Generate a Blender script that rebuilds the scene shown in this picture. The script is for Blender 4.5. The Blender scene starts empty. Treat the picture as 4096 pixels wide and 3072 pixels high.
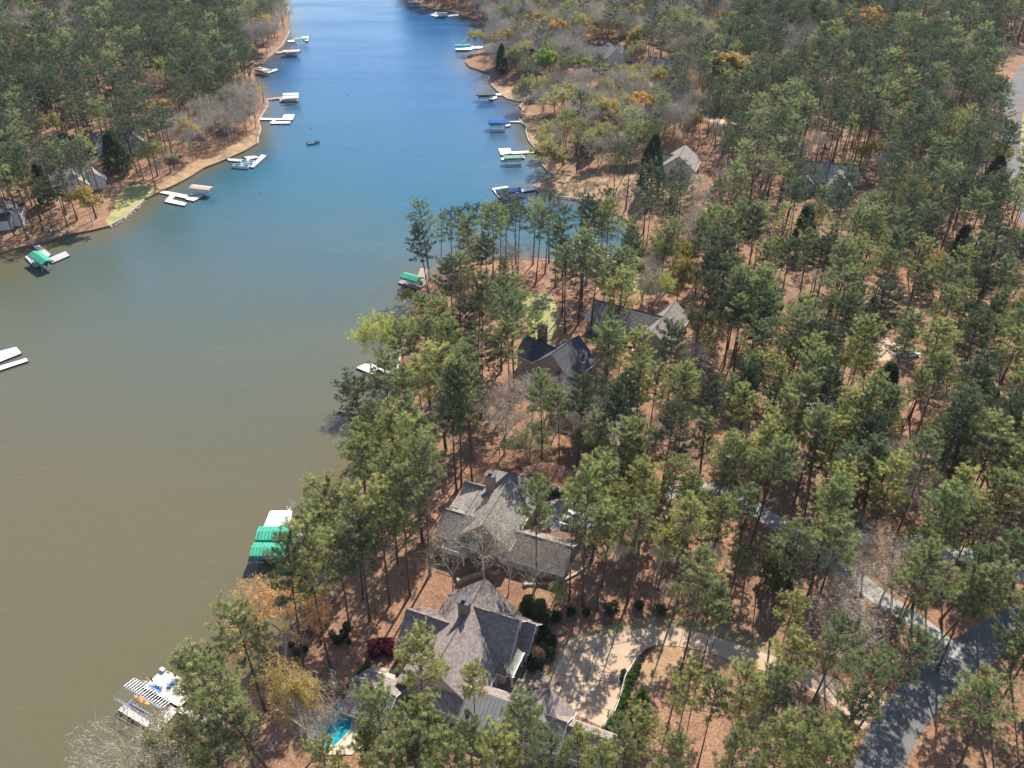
import bpy, bmesh, math, random
import numpy as np
from mathutils import Vector, Matrix
from mathutils.geometry import delaunay_2d_cdt

# ------------------------------------------------------------------ camera
CAM_H = 120.0; TILT = math.radians(35.0); FPX = 3400.0; IW, IH = 4096.0, 3072.0
ST, CT = math.sin(TILT), math.cos(TILT)
scn = bpy.context.scene
COL = scn.collection
cd = bpy.data.cameras.new('camera'); cam = bpy.data.objects.new('camera', cd); COL.objects.link(cam)
cam.location = (0, 0, CAM_H); cam.rotation_euler = (math.radians(90) - TILT, 0, 0)
cd.sensor_fit = 'HORIZONTAL'; cd.sensor_width = 36.0; cd.lens = 36.0 * FPX / IW
cd.clip_start = 1.0; cd.clip_end = 9000.0
scn.camera = cam
# ------------------------------------------------------------------ sky, sun, exposure
SUN_AZ = math.radians(22.0); SUN_EL = math.radians(46.0)
world = bpy.data.worlds.new('World'); scn.world = world; world.use_nodes = True
wn = world.node_tree; wn.nodes.clear()
sky = wn.nodes.new('ShaderNodeTexSky'); sky.sky_type = 'NISHITA'; sky.sun_disc = False
sky.sun_elevation = SUN_EL; sky.sun_rotation = SUN_AZ; sky.altitude = 200; sky.air_density = 1.0; sky.dust_density = 0.6; sky.ozone_density = 2.0
bg = wn.nodes.new('ShaderNodeBackground'); bg.inputs[1].default_value = 0.13
wo = wn.nodes.new('ShaderNodeOutputWorld')
wn.links.new(sky.outputs[0], bg.inputs[0]); wn.links.new(bg.outputs[0], wo.inputs[0])
sl = bpy.data.lights.new('sun', 'SUN'); sl.energy = 5.0; sl.angle = math.radians(0.5); sl.color = (1.0, 0.94, 0.84)
sun = bpy.data.objects.new('sun', sl); COL.objects.link(sun)
sdir = Vector((math.sin(SUN_AZ) * math.cos(SUN_EL), math.cos(SUN_AZ) * math.cos(SUN_EL), math.sin(SUN_EL)))
sun.rotation_euler = sdir.to_track_quat('Z', 'Y').to_euler()
vs = scn.view_settings; vs.view_transform = 'Standard'; vs.look = 'None'; vs.exposure = 0.9; vs.gamma = 1.0; vs.use_curve_mapping = False
scn.cycles.max_bounces = 5; scn.cycles.diffuse_bounces = 2; scn.cycles.glossy_bounces = 2; scn.cycles.transmission_bounces = 3
scn.cycles.transparent_max_bounces = 4; scn.cycles.volume_bounces = 0; scn.cycles.caustics_reflective = False; scn.cycles.caustics_refractive = False

rnd = random.Random(7)
PI = math.pi

# ------------------------------------------------------------------ photo point -> place on a level z
def W(u, v, z=0.0):
    a = (u - IW / 2) / FPX; b = (v - IH / 2) / FPX
    t = (z - CAM_H) / (-ST - b * CT)
    return Vector((a * t, (CT - b * ST) * t))
def depth_of(x, y, z=0.0):
    return y * CT - (z - CAM_H) * ST
def PXV(x, y, z=0.0):
    d = depth_of(x, y, z)
    return (IW / 2 + FPX * x / d, IH / 2 + FPX * (-y * ST - (z - CAM_H) * CT) / d)
# house axes used by the two near houses
AX = Vector((math.cos(math.radians(-22)), math.sin(math.radians(-22)))); BX = Vector((-AX.y, AX.x))
def AB(a, b): return AX * a + BX * b

# ------------------------------------------------------------------ materials
def new_mat(name):
    m = bpy.data.materials.new(name); m.use_nodes = True
    nt = m.node_tree; nt.nodes.clear()
    o = nt.nodes.new('ShaderNodeOutputMaterial')
    return m, nt, o
class N:
    """small node helper"""
    def __init__(s, nt): s.nt = nt
    def n(s, t, **k):
        x = s.nt.nodes.new(t)
        for a, b in k.items(): setattr(x, a, b)
        return x
    def l(s, a, b): s.nt.links.new(a, b)
    def noise(s, vec, scale, detail=4, rough=0.55, dist=0.0):
        x = s.n('ShaderNodeTexNoise'); x.inputs['Scale'].default_value = scale; x.inputs['Detail'].default_value = detail
        x.inputs['Roughness'].default_value = rough; x.inputs['Distortion'].default_value = dist
        if vec is not None: s.l(vec, x.inputs['Vector'])
        return x.outputs['Fac']
    def ramp(s, fac, stops):
        x = s.n('ShaderNodeValToRGB'); e = x.color_ramp.elements
        e[0].position = stops[0][0]; e[0].color = (*stops[0][1], 1)
        e[1].position = stops[-1][0]; e[1].color = (*stops[-1][1], 1)
        for p, c in stops[1:-1]:
            q = e.new(p); q.color = (*c, 1)
        s.l(fac, x.inputs[0]); return x.outputs[0]
    def mix(s, f, a, b, mode='MIX'):
        x = s.n('ShaderNodeMix', data_type='RGBA', blend_type=mode)
        for sock, v in ((x.inputs[0], f), (x.inputs[6], a), (x.inputs[7], b)):
            if isinstance(v, (int, float)): sock.default_value = v
            elif isinstance(v, tuple): sock.default_value = (*v, 1)
            else: s.l(v, sock)
        return x.outputs[2]
    def math(s, op, a, b=0.0, clamp=False):
        x = s.n('ShaderNodeMath', operation=op); x.use_clamp = clamp
        for i, v in enumerate((a, b)):
            if isinstance(v, (int, float)): x.inputs[i].default_value = v
            else: s.l(v, x.inputs[i])
        return x.outputs[0]
    def bump(s, h, strength=0.3, dist=0.05):
        x = s.n('ShaderNodeBump'); x.inputs['Strength'].default_value = strength; x.inputs['Distance'].default_value = dist
        s.l(h, x.inputs['Height']); return x.outputs[0]
    def pos(s): return s.n('ShaderNodeNewGeometry').outputs['Position']
    def obj(s): return s.n('ShaderNodeTexCoord').outputs['Object']
    def uv(s): return s.n('ShaderNodeTexCoord').outputs['UV']
    def rand(s): return s.n('ShaderNodeObjectInfo').outputs['Random']
    def attr(s, name): return s.n('ShaderNodeAttribute', attribute_name=name).outputs['Fac']
def simple(name, c, rough=0.7, var=0.15, scale=3.0, metal=0.0, randv=0.0, bump=0.0, spec=None):
    m, nt, o = new_mat(name); h = N(nt)
    b = h.n('ShaderNodeBsdfPrincipled'); b.inputs['Roughness'].default_value = rough; b.inputs['Metallic'].default_value = metal
    if spec is not None: b.inputs['Specular IOR Level'].default_value = spec
    f = h.noise(h.obj(), scale, 5)
    lo = tuple(x * (1 - var) for x in c); hi = tuple(min(1, x * (1 + var)) for x in c)
    col = h.ramp(f, [(0.3, lo), (0.7, hi)])
    if randv:
        col = h.mix(1.0, col, h.ramp(h.rand(), [(0, (1 - randv,) * 3), (1, (1, 1, 1))]), 'MULTIPLY')
    h.l(col, b.inputs['Base Color'])
    if bump: h.l(h.bump(f, bump, 0.03), b.inputs['Normal'])
    h.l(b.outputs[0], o.inputs[0]); return m
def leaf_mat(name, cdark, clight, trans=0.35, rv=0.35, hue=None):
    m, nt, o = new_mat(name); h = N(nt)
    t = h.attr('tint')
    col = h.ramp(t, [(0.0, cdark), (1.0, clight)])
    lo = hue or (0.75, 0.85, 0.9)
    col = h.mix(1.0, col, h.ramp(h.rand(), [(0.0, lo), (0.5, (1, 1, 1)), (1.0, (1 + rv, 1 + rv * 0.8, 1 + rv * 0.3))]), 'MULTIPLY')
    d = h.n('ShaderNodeBsdfPrincipled'); d.inputs['Roughness'].default_value = 0.5
    d.inputs['Specular IOR Level'].default_value = 0.35
    tr = h.n('ShaderNodeBsdfTranslucent'); mx = h.n('ShaderNodeMixShader'); mx.inputs[0].default_value = trans
    h.l(col, d.inputs['Base Color']); h.l(h.mix(1.0, col, (1.25, 1.2, 0.6), 'MULTIPLY'), tr.inputs[0])
    h.l(d.outputs[0], mx.inputs[1]); h.l(tr.outputs[0], mx.inputs[2]); h.l(mx.outputs[0], o.inputs[0]); return m

def ground_mat():
    m, nt, o = new_mat('pine_straw'); h = N(nt); p = h.pos()
    big = h.noise(p, 0.025, 3); mid = h.noise(p, 0.22, 5, 0.6); fine = h.noise(p, 2.6, 6, 0.75); sp = h.noise(p, 7.0, 2, 0.6)
    straw = h.ramp(fine, [(0.3, (0.105, 0.052, 0.030)), (0.5, (0.26, 0.138, 0.082)), (0.7, (0.43, 0.26, 0.17))])
    tan = h.ramp(fine, [(0.3, (0.11, 0.065, 0.040)), (0.55, (0.25, 0.155, 0.09)), (0.75, (0.40, 0.27, 0.17))])
    f = h.math('MULTIPLY', h.math('SUBTRACT', h.math('ADD', big, h.math('MULTIPLY', mid, 0.45)), 0.68), 5.0, True)
    c = h.mix(f, straw, tan)
    c = h.mix(1.0, c, h.ramp(mid, [(0.3, (0.62, 0.6, 0.6)), (0.6, (1.05, 1.05, 1.05))]), 'MULTIPLY')
    c = h.mix(h.math('MULTIPLY', h.math('SUBTRACT', sp, 0.62), 8.0, True), c, (0.50, 0.36, 0.27))
    b = h.n('ShaderNodeBsdfPrincipled'); b.inputs['Roughness'].default_value = 0.95; b.inputs['Specular IOR Level'].default_value = 0.15
    h.l(c, b.inputs['Base Color']); h.l(h.bump(fine, 0.6, 0.12), b.inputs['Normal']); h.l(b.outputs[0], o.inputs[0]); return m
def flat_mat(name, stops, s1=0.3, s2=3.0, rough=0.9, bump=0.3):
    m, nt, o = new_mat(name); h = N(nt); p = h.pos()
    a = h.noise(p, s1, 5, 0.6); bn = h.noise(p, s2, 6, 0.7)
    c = h.ramp(h.math('ADD', h.math('MULTIPLY', a, 0.55), h.math('MULTIPLY', bn, 0.45)), stops)
    b = h.n('ShaderNodeBsdfPrincipled'); b.inputs['Roughness'].default_value = rough; b.inputs['Specular IOR Level'].default_value = 0.2
    h.l(c, b.inputs['Base Color']); h.l(h.bump(bn, bump, 0.03), b.inputs['Normal']); h.l(b.outputs[0], o.inputs[0]); return m
def water_mat():
    m, nt, o = new_mat('lake_water'); h = N(nt); p = h.pos()
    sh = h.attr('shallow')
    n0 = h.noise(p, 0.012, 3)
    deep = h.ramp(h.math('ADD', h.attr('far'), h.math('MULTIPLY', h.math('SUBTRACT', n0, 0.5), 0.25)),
                  [(0.0, (0.106, 0.092, 0.050)), (0.25, (0.078, 0.090, 0.066)), (0.55, (0.018, 0.088, 0.125)), (1.0, (0.0, 0.062, 0.165))])  # turbid brown nearby; bluer with distance, sky reflection painted into the colour
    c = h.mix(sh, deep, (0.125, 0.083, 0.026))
    mp = h.n('ShaderNodeMapping'); mp.inputs['Rotation'].default_value = (0, 0, 0.35); mp.inputs['Scale'].default_value = (0.55, 1.0, 1.0); h.l(p, mp.inputs[0])
    w1 = h.noise(mp.outputs[0], 1.3, 4, 0.65, 0.6); w2 = h.noise(mp.outputs[0], 5.0, 3, 0.7); w3 = h.noise(p, 0.06, 2)
    hgt = h.math('ADD', h.math('MULTIPLY', w1, 0.7), h.math('MULTIPLY', w2, 0.3))
    bp = h.n('ShaderNodeBump'); bp.inputs['Distance'].default_value = 0.15
    h.l(h.math('ADD', 0.25, h.math('MULTIPLY', w3, 0.6)), bp.inputs['Strength']); h.l(hgt, bp.inputs['Height'])
    b = h.n('ShaderNodeBsdfPrincipled'); b.inputs['Roughness'].default_value = 0.12; b.inputs['IOR'].default_value = 1.333
    mp2 = h.n('ShaderNodeMapping'); mp2.inputs['Rotation'].default_value = (0, 0, 0.5); mp2.inputs['Scale'].default_value = (0.25, 1.0, 1.0); h.l(p, mp2.inputs[0])
    h.l(h.ramp(h.noise(mp2.outputs[0], 0.03, 5, 0.65, 0.8), [(0.35, (0.05,) * 3), (0.65, (0.30,) * 3)]), b.inputs['Roughness'])
    bl = h.n('ShaderNodeBump'); bl.inputs['Strength'].default_value = 0.3; bl.inputs['Distance'].default_value = 0.22
    h.l(h.noise(mp.outputs[0], 0.42, 4, 0.6, 0.5), bl.inputs['Height']); h.l(bp.outputs[0], bl.inputs['Normal'])
    h.l(c, b.inputs['Base Color']); h.l(bl.outputs[0], b.inputs['Normal']); h.l(b.outputs[0], o.inputs[0]); return m
def shingle_mat(name, c1, c2):
    m, nt, o = new_mat(name); h = N(nt); uv = h.uv()
    bt = h.n('ShaderNodeTexBrick'); h.l(uv, bt.inputs[0]); bt.inputs['Scale'].default_value = 1.0
    bt.inputs['Brick Width'].default_value = 0.42; bt.inputs['Row Height'].default_value = 0.32; bt.inputs['Mortar Size'].default_value = 0.012
    bt.inputs['Mortar Smooth'].default_value = 0.3; bt.inputs['Bias'].default_value = 0.0
    bt.inputs['Color1'].default_value = (*c1, 1); bt.inputs['Color2'].default_value = (*c2, 1); bt.inputs['Mortar'].default_value = (*[x * 0.6 for x in c1], 1)
    n = h.noise(uv, 0.35, 4); n2 = h.noise(uv, 14.0, 3)
    c = h.mix(1.0, bt.outputs[0], h.ramp(n, [(0.3, (0.95, 0.94, 0.94)), (0.7, (1.03, 1.03, 1.03))]), 'MULTIPLY')
    c = h.mix(1.0, c, h.ramp(n2, [(0.25, (0.8, 0.8, 0.8)), (0.75, (1.15, 1.15, 1.15))]), 'MULTIPLY')
    b = h.n('ShaderNodeBsdfPrincipled'); b.inputs['Roughness'].default_value = 0.9; b.inputs['Specular IOR Level'].default_value = 0.2
    h.l(c, b.inputs['Base Color']); h.l(b.outputs[0], o.inputs[0]); return m

M = {}
M['ground'] = ground_mat()
M['lawn_tan'] = flat_mat('dormant_grass', [(0.3, (0.15, 0.09, 0.045)), (0.5, (0.30, 0.19, 0.105)), (0.7, (0.43, 0.29, 0.17))])
M['lawn_green'] = flat_mat('spring_grass', [(0.3, (0.15, 0.14, 0.05)), (0.5, (0.27, 0.25, 0.10)), (0.7, (0.38, 0.33, 0.15))])
M['verge'] = flat_mat('strip_grass', [(0.3, (0.10, 0.08, 0.04)), (0.5, (0.22, 0.17, 0.09)), (0.7, (0.32, 0.26, 0.15))])
M['mulch'] = flat_mat('mulch_bed', [(0.3, (0.05, 0.025, 0.017)), (0.5, (0.11, 0.055, 0.038)), (0.7, (0.2, 0.11, 0.075))], 0.6, 6.0)
M['concrete'] = flat_mat('tan_concrete', [(0.3, (0.36, 0.25, 0.16)), (0.5, (0.43, 0.31, 0.21)), (0.7, (0.50, 0.375, 0.26))], 0.25, 5.0, 0.85, 0.1)
M['concrete_grey'] = flat_mat('grey_concrete', [(0.3, (0.22, 0.205, 0.19)), (0.5, (0.30, 0.285, 0.26)), (0.7, (0.37, 0.35, 0.32))], 0.3, 5.0, 0.85, 0.1)
M['asphalt'] = flat_mat('old_asphalt', [(0.3, (0.085, 0.08, 0.078)), (0.5, (0.135, 0.13, 0.125)), (0.7, (0.185, 0.178, 0.17))], 0.2, 7.0, 0.9, 0.2)
M['joint'] = simple('joint_gap', (0.07, 0.055, 0.04), 0.9)
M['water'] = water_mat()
M['stone'] = simple('shore_stone', (0.34, 0.29, 0.23), 0.85, 0.35, 2.0, bump=0.5)
M['timber'] = simple('shore_timber', (0.16, 0.11, 0.075), 0.85, 0.35, 1.5)
M['rock'] = simple('riprap', (0.42, 0.40, 0.37), 0.9, 0.3, 1.0, randv=0.3, bump=0.4)
M['flag'] = simple('flagstone_mat', (0.27, 0.20, 0.14), 0.85, 0.3, 1.2, randv=0.45, bump=0.3)
M['mortar'] = simple('mortar', (0.13, 0.10, 0.08), 0.95)
M['bark'] = simple('pine_bark', (0.115, 0.078, 0.058), 0.95, 0.4, 2.0, randv=0.3, bump=0.6)
M['bark_pale'] = simple('pale_bark', (0.50, 0.45, 0.39), 0.9, 0.3, 2.0, randv=0.35)
M['bark_grey'] = simple('grey_twigs', (0.54, 0.465, 0.375), 0.9, 0.25, 2.0, randv=0.35)
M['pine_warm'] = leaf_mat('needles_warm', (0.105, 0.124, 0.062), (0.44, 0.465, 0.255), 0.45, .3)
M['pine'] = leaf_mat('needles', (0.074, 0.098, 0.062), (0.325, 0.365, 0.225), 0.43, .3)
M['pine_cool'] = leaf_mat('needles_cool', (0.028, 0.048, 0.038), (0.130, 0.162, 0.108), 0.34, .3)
M['cedar'] = leaf_mat('cedar_leaf', (0.035, 0.060, 0.030), (0.12, 0.165, 0.075), 0.3)
M['orange'] = leaf_mat('orange_buds', (0.33, 0.19, 0.065), (0.64, 0.42, 0.16), 0.4)
M['peach'] = leaf_mat('peach_buds', (0.50, 0.27, 0.10), (0.85, 0.52, 0.25), 0.45)
M['gold'] = leaf_mat('gold_buds', (0.30, 0.22, 0.07), (0.58, 0.45, 0.17), 0.4)
M['lime'] = leaf_mat('lime_leaf', (0.22, 0.27, 0.06), (0.46, 0.50, 0.15), 0.45)
M['pale_green'] = leaf_mat('pale_green_leaf', (0.20, 0.20, 0.085), (0.42, 0.41, 0.21), 0.4)
M['rust'] = leaf_mat('rust_leaf', (0.16, 0.055, 0.04), (0.28, 0.12, 0.075), 0.35)
M['plum'] = leaf_mat('plum_leaf', (0.055, 0.008, 0.025), (0.16, 0.025, 0.07), 0.3)
M['magenta'] = leaf_mat('magenta_bloom', (0.22, 0.04, 0.12), (0.42, 0.12, 0.24), 0.3)
M['blossom_glint'] = leaf_mat('white_blossom_glint', (0.45, 0.42, 0.38), (0.75, 0.72, 0.68), 0.3)  # white blossom; on the slope magnolias it paints in leaf glints
M['holly'] = leaf_mat('holly_leaf', (0.012, 0.035, 0.016), (0.05, 0.10, 0.04), 0.15)
M['box'] = leaf_mat('box_leaf', (0.05, 0.10, 0.02), (0.15, 0.24, 0.05), 0.3)
M['roof_brown'] = shingle_mat('brown_shingle', (0.185, 0.15, 0.135), (0.30, 0.25, 0.225))
M['roof_grey'] = shingle_mat('grey_shingle', (0.175, 0.155, 0.14), (0.29, 0.26, 0.235))
M['roof_dark'] = shingle_mat('dark_shingle', (0.07, 0.072, 0.078), (0.12, 0.12, 0.128))
M['roof_metal'] = simple('pale_metal_roof', (0.50, 0.44, 0.36), 0.6, 0.15, 0.8)
M['porch_metal'] = simple('weathered_porch_metal', (0.22, 0.21, 0.18), 0.6, 0.2, 0.9)
M['wall_tan'] = simple('tan_stucco', (0.40, 0.30, 0.24), 0.9, 0.08, 0.5)
M['wall_pink'] = simple('pinkish_siding', (0.36, 0.25, 0.215), 0.9, 0.08, 0.5)
M['wall_white'] = simple('white_brick', (0.62, 0.57, 0.53), 0.9, 0.1, 1.5)
M['wall_brick'] = simple('brown_brick', (0.23, 0.175, 0.15), 0.9, 0.3, 4.0)
M['wall_blue'] = simple('blue_grey_siding', (0.24, 0.29, 0.31), 0.85, 0.08, 0.5)
M['wall_olive'] = simple('olive_siding', (0.30, 0.25, 0.15), 0.85, 0.1, 0.5)
M['trim'] = simple('white_trim', (0.72, 0.68, 0.62), 0.6, 0.05, 1)
M['shutter'] = simple('brown_shutter', (0.075, 0.055, 0.045), 0.6)
M['glass'] = simple('window_glass', (0.03, 0.045, 0.055), 0.06, 0.1, 1, spec=0.8)
M['cap_metal'] = simple('chimney_metal', (0.06, 0.065, 0.075), 0.7, 0.15, 2)
M['dock_white'] = simple('white_decking', (0.78, 0.76, 0.74), 0.6, 0.05, 1.0, randv=0.08)
M['dock_cream'] = simple('cream_decking', (0.60, 0.53, 0.46), 0.7, 0.08, 1.0, randv=0.10)
M['dock_grey'] = simple('grey_decking', (0.42, 0.40, 0.40), 0.75, 0.15, 1.0, randv=0.15)
M['dock_brown'] = simple('brown_decking', (0.35, 0.26, 0.20), 0.8, 0.2, 1.0, randv=0.15)
M['float'] = simple('dock_float', (0.10, 0.085, 0.07), 0.7)
M['can_green'] = simple('green_canvas', (0.025, 0.27, 0.17), 0.75, 0.25, 0.8)
M['can_sage'] = simple('sage_canvas', (0.20, 0.33, 0.22), 0.75, 0.2, 0.8)
M['can_blue'] = simple('blue_canvas', (0.012, 0.12, 0.34), 0.85, 0.25, 0.8)
M['can_navy'] = simple('navy_canvas', (0.008, 0.04, 0.17), 0.85, 0.25, 0.8)
M['can_black'] = simple('charcoal_canvas', (0.045, 0.05, 0.06), 0.7, 0.3, 0.8)
M['can_tan'] = simple('tan_canvas', (0.45, 0.32, 0.25), 0.75, 0.15, 0.8)
M['can_white'] = simple('white_canvas', (0.72, 0.66, 0.62), 0.7, 0.1, 0.8)
M['galv'] = simple('galvanised_tube', (0.42, 0.46, 0.54), 0.4, 0.1, 1, metal=0.5)
M['hull_white'] = simple('white_gelcoat', (0.74, 0.76, 0.78), 0.25, 0.05, 1)
M['hull_grey'] = simple('grey_hull', (0.24, 0.24, 0.25), 0.35, 0.1, 1)
M['vinyl'] = simple('teal_vinyl', (0.06, 0.22, 0.27), 0.6)
M['pontoon'] = simple('aluminium_pontoon', (0.55, 0.58, 0.62), 0.3, 0.1, 1, metal=0.7)
M['black'] = simple('black_plastic', (0.02, 0.02, 0.022), 0.5)
M['kayak'] = simple('kayak_yellow', (0.86, 0.36, 0.012), 0.4, 0.06, 1)
M['chair_blue'] = simple('chair_blue', (0.012, 0.13, 0.32), 0.45, 0.15, 2)
M['chair_white'] = simple('chair_white', (0.68, 0.70, 0.72), 0.5)
M['iron'] = simple('black_iron', (0.03, 0.028, 0.026), 0.5)
M['pool_tile'] = simple('pool_coping', (0.50, 0.39, 0.28), 0.8, 0.12, 2)
M['red_paint'] = simple('red_paint', (0.55, 0.025, 0.03), 0.3)
M['skin'] = simple('skin', (0.45, 0.28, 0.2), 0.6)
M['cloth_dark'] = simple('dark_cloth', (0.05, 0.06, 0.09), 0.9)
M['buoy'] = simple('buoy_orange', (0.7, 0.22, 0.14), 0.5)
def pool_water():
    m, nt, o = new_mat('pool_water'); h = N(nt); p = h.pos()
    v = h.n('ShaderNodeTexVoronoi', feature='SMOOTH_F1'); v.inputs['Scale'].default_value = 1.6; h.l(p, v.inputs[0])
    c = h.ramp(v.outputs[0], [(0.2, (0.0, 0.21, 0.26)), (0.7, (0.01, 0.34, 0.38))])
    b = h.n('ShaderNodeBsdfPrincipled'); b.inputs['Roughness'].default_value = 0.08; b.inputs['IOR'].default_value = 1.333
    h.l(c, b.inputs['Base Color']); h.l(h.bump(h.noise(p, 2.5, 3), 0.3, 0.06), b.inputs['Normal']); h.l(b.outputs[0], o.inputs[0]); return m
M['pool'] = pool_water()

# ------------------------------------------------------------------ mesh builder
class MB:
    def __init__(s): s.v = []; s.f = []; s.m = []; s.t = []; s.uv = []
    def add(s, vs, fs, mi=0, tint=0.5, uvs=None):
        o = len(s.v); s.v += [tuple(p) for p in vs]
        for k, f in enumerate(fs):
            s.f.append(tuple(i + o for i in f)); s.m.append(mi); s.t.append(tint); s.uv.append(uvs[k] if uvs else None)
    def box(s, c, d, rz=0.0, mi=0):
        """box centred at c with full size d, turned by rz"""
        cx, cy, cz = c; hx, hy, hz = d[0] / 2, d[1] / 2, d[2] / 2; co, si = math.cos(rz), math.sin(rz)
        vs = []
        for z in (-hz, hz):
            for x, y in ((-hx, -hy), (hx, -hy), (hx, hy), (-hx, hy)):
                vs.append((cx + x * co - y * si, cy + x * si + y * co, cz + z))
        s.add(vs, [(0, 3, 2, 1), (4, 5, 6, 7), (0, 1, 5, 4), (1, 2, 6, 5), (2, 3, 7, 6), (3, 0, 4, 7)], mi)
    def prism(s, poly, z0, z1, mi=0):
        n = len(poly); a = sum(poly[i][0] * poly[(i + 1) % n][1] - poly[(i + 1) % n][0] * poly[i][1] for i in range(n))
        if a < 0: poly = poly[::-1]
        vs = [(p[0], p[1], z0) for p in poly] + [(p[0], p[1], z1) for p in poly]
        s.add(vs, [tuple(range(n - 1, -1, -1)), tuple(range(n, 2 * n))] + [(i, (i + 1) % n, n + (i + 1) % n, n + i) for i in range(n)], mi)
    def tube(s, pts, rads, sides=6, mi=0, cap=True):
        pts = [Vector(p) for p in pts]; n = len(pts)
        if not hasattr(rads, '__len__'): rads = [rads] * n
        vs = []; prev = None
        for i in range(n):
            d = (pts[min(i + 1, n - 1)] - pts[max(i - 1, 0)])
            if d.length < 1e-9: d = Vector((0, 0, 1))
            d.normalize()
            if prev is None:
                u = d.cross(Vector((0.3, 0.9, 0.1)));
                if u.length < 0.05: u = d.cross(Vector((1, 0, 0)))
            else: u = prev - d * prev.dot(d)
            u.normalize(); w = d.cross(u); prev = u
            for k in range(sides):
                an = 2 * PI * k / sides; vs.append(pts[i] + (u * math.cos(an) + w * math.sin(an)) * rads[i])
        fs = []
        for i in range(n - 1):
            for k in range(sides):
                k2 = (k + 1) % sides; fs.append((i * sides + k, i * sides + k2, (i + 1) * sides + k2, (i + 1) * sides + k))
        if cap: fs.append(tuple(range(sides - 1, -1, -1))); fs.append(tuple((n - 1) * sides + k for k in range(sides)))
        s.add(vs, fs, mi)
    def mesh(s, name, mats, smooth=False):
        me = bpy.data.meshes.new(name); me.from_pydata(s.v, [], s.f)
        for m in (mats if isinstance(mats, (list, tuple)) else [mats]): me.materials.append(M[m] if isinstance(m, str) else m)
        me.polygons.foreach_set('material_index', s.m)
        if smooth: me.polygons.foreach_set('use_smooth', [True] * len(s.f))
        a = me.attributes.new('tint', 'FLOAT', 'FACE'); a.data.foreach_set('value', s.t)
        if any(u is not None for u in s.uv):
            ul = me.uv_layers.new(name='UVMap'); flat = []
            for f, u in zip(s.f, s.uv):
                if u is None: flat += [0.0, 0.0] * len(f)
                else:
                    for q in u: flat += [q[0], q[1]]
            ul.data.foreach_set('uv', flat)
        me.update(); return me
    def obj(s, name, mats, parent=None, smooth=False):
        return link(name, s.mesh(name, mats, smooth), parent)
def link(name, data, parent=None):
    o = bpy.data.objects.new(name, data); COL.objects.link(o)
    if parent is not None: o.parent = parent
    return o
def tag(o, label=None, cat=None, group=None, kind=None):
    if label: o['label'] = label
    if cat: o['category'] = cat
    if group: o['group'] = group
    if kind: o['kind'] = kind
    return o
def empty(name, loc=(0, 0, 0), rz=0.0, label=None, cat=None, group=None, kind=None):
    o = bpy.data.objects.new(name, None); COL.objects.link(o); o.location = loc; o.rotation_euler = (0, 0, rz)
    o.empty_display_size = 0.5
    return tag(o, label, cat, group, kind)

# ------------------------------------------------------------------ terrain
SHORE_L = [(-900,1300),(-300,1085),(0,1018),(73,995),(166,975),(278,942),(371,925),(438,908),(497,875),(550,829),(577,802),(637,773),(716,736),(763,710),(816,676),(908,640),(981,607),(1031,577),(1034,550),(1044,517),(1034,491),(1048,464),(1074,424),(1068,401),(1041,371),(1021,331),(1015,292),(1018,265),(1048,255),(1088,219),(1127,186),(1151,146),(1157,126),(1150,90),(1158,50),(1135,10),(1120,-60),(1080,-150),(1050,-230)]
SHORE_R = [(1560,-230),(1590,-100),(1620,-20),(1655,10),(1676,20),(1729,40),(1776,46),(1822,53),(1858,68),(1905,82),(1945,100),(1968,130),(1965,165),(1932,195),(1892,219),(1869,231),(1862,252),(1878,270),(1928,287),(1962,298),(1955,318),(1968,345),(1995,371),(2028,398),(2074,408),(2104,408),(2088,418),(2078,428),(2091,441),(2088,458),(2074,477),(2088,497),(2107,509),(2104,530),(2114,564),(2141,597),(2154,617),(2169,663),(2192,688),(2220,703),(2213,711),(2167,729),(2131,749),(2154,769),(2194,783),(2247,792),(2306,799),(2370,803),(2450,850),(2530,900),(2565,960),(2550,1010),(2495,1022),(2416,1032),(2326,1056),(2253,1053),(2127,1041),(1950,1045),(1830,1062),(1745,1090),(1705,1115),(1690,1145),(1680,1180),(1660,1230),(1640,1290),(1630,1350),(1605,1420),(1590,1480),(1580,1550),(1555,1590),(1530,1620),(1512,1674),(1497,1730),(1480,1800),(1450,1880),(1410,1960),(1375,2060),(1340,2180),(1300,2280),(1250,2380),(1205,2450),(1160,2530),(1120,2600),(1080,2680),(1000,2755),(925,2835),(821,2911),(767,3003),(729,3057),(700,3120),(640,3260),(560,3450),(480,3700)]
wl = [W(*p) for p in SHORE_L]; wr = [W(*p) for p in SHORE_R]
WATER = wl + [Vector((-40, 1200)), Vector((-30, 1900)), Vector((60, 1900)), Vector((30, 1200))] + wr + [Vector((-110, -80)), Vector((-700, -80)), Vector((-700, 120))]
WNP = np.array([[p.x, p.y] for p in WATER])
def inside(poly, x, y):
    x = np.asarray(x, float); y = np.asarray(y, float); r = np.zeros(x.shape, bool); n = len(poly)
    for i in range(n):
        x1, y1 = poly[i]; x2, y2 = poly[(i + 1) % n]
        if y1 == y2: continue
        c = ((y1 > y) != (y2 > y)) & (x < (x2 - x1) * (y - y1) / (y2 - y1) + x1)
        r ^= c
    return r
def shore_dist(x, y):
    x = np.asarray(x, float); y = np.asarray(y, float); best = np.full(x.shape, 1e18); n = len(WNP)
    for i in range(n):
        a = WNP[i]; b = WNP[(i + 1) % n]; dx, dy = b - a; L = dx * dx + dy * dy + 1e-12
        t = np.clip(((x - a[0]) * dx + (y - a[1]) * dy) / L, 0, 1)
        d = (x - a[0] - t * dx) ** 2 + (y - a[1] - t * dy) ** 2; best = np.minimum(best, d)
    return np.sqrt(best)
PADS = [(-56.0, -8.0, 57.0, 93.0, 3.0), (-57.0, -22.0, 96.0, 122.0, 4.0)]
def sst(x): x = np.clip(x, 0, 1); return x * x * (3 - 2 * x)
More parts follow.
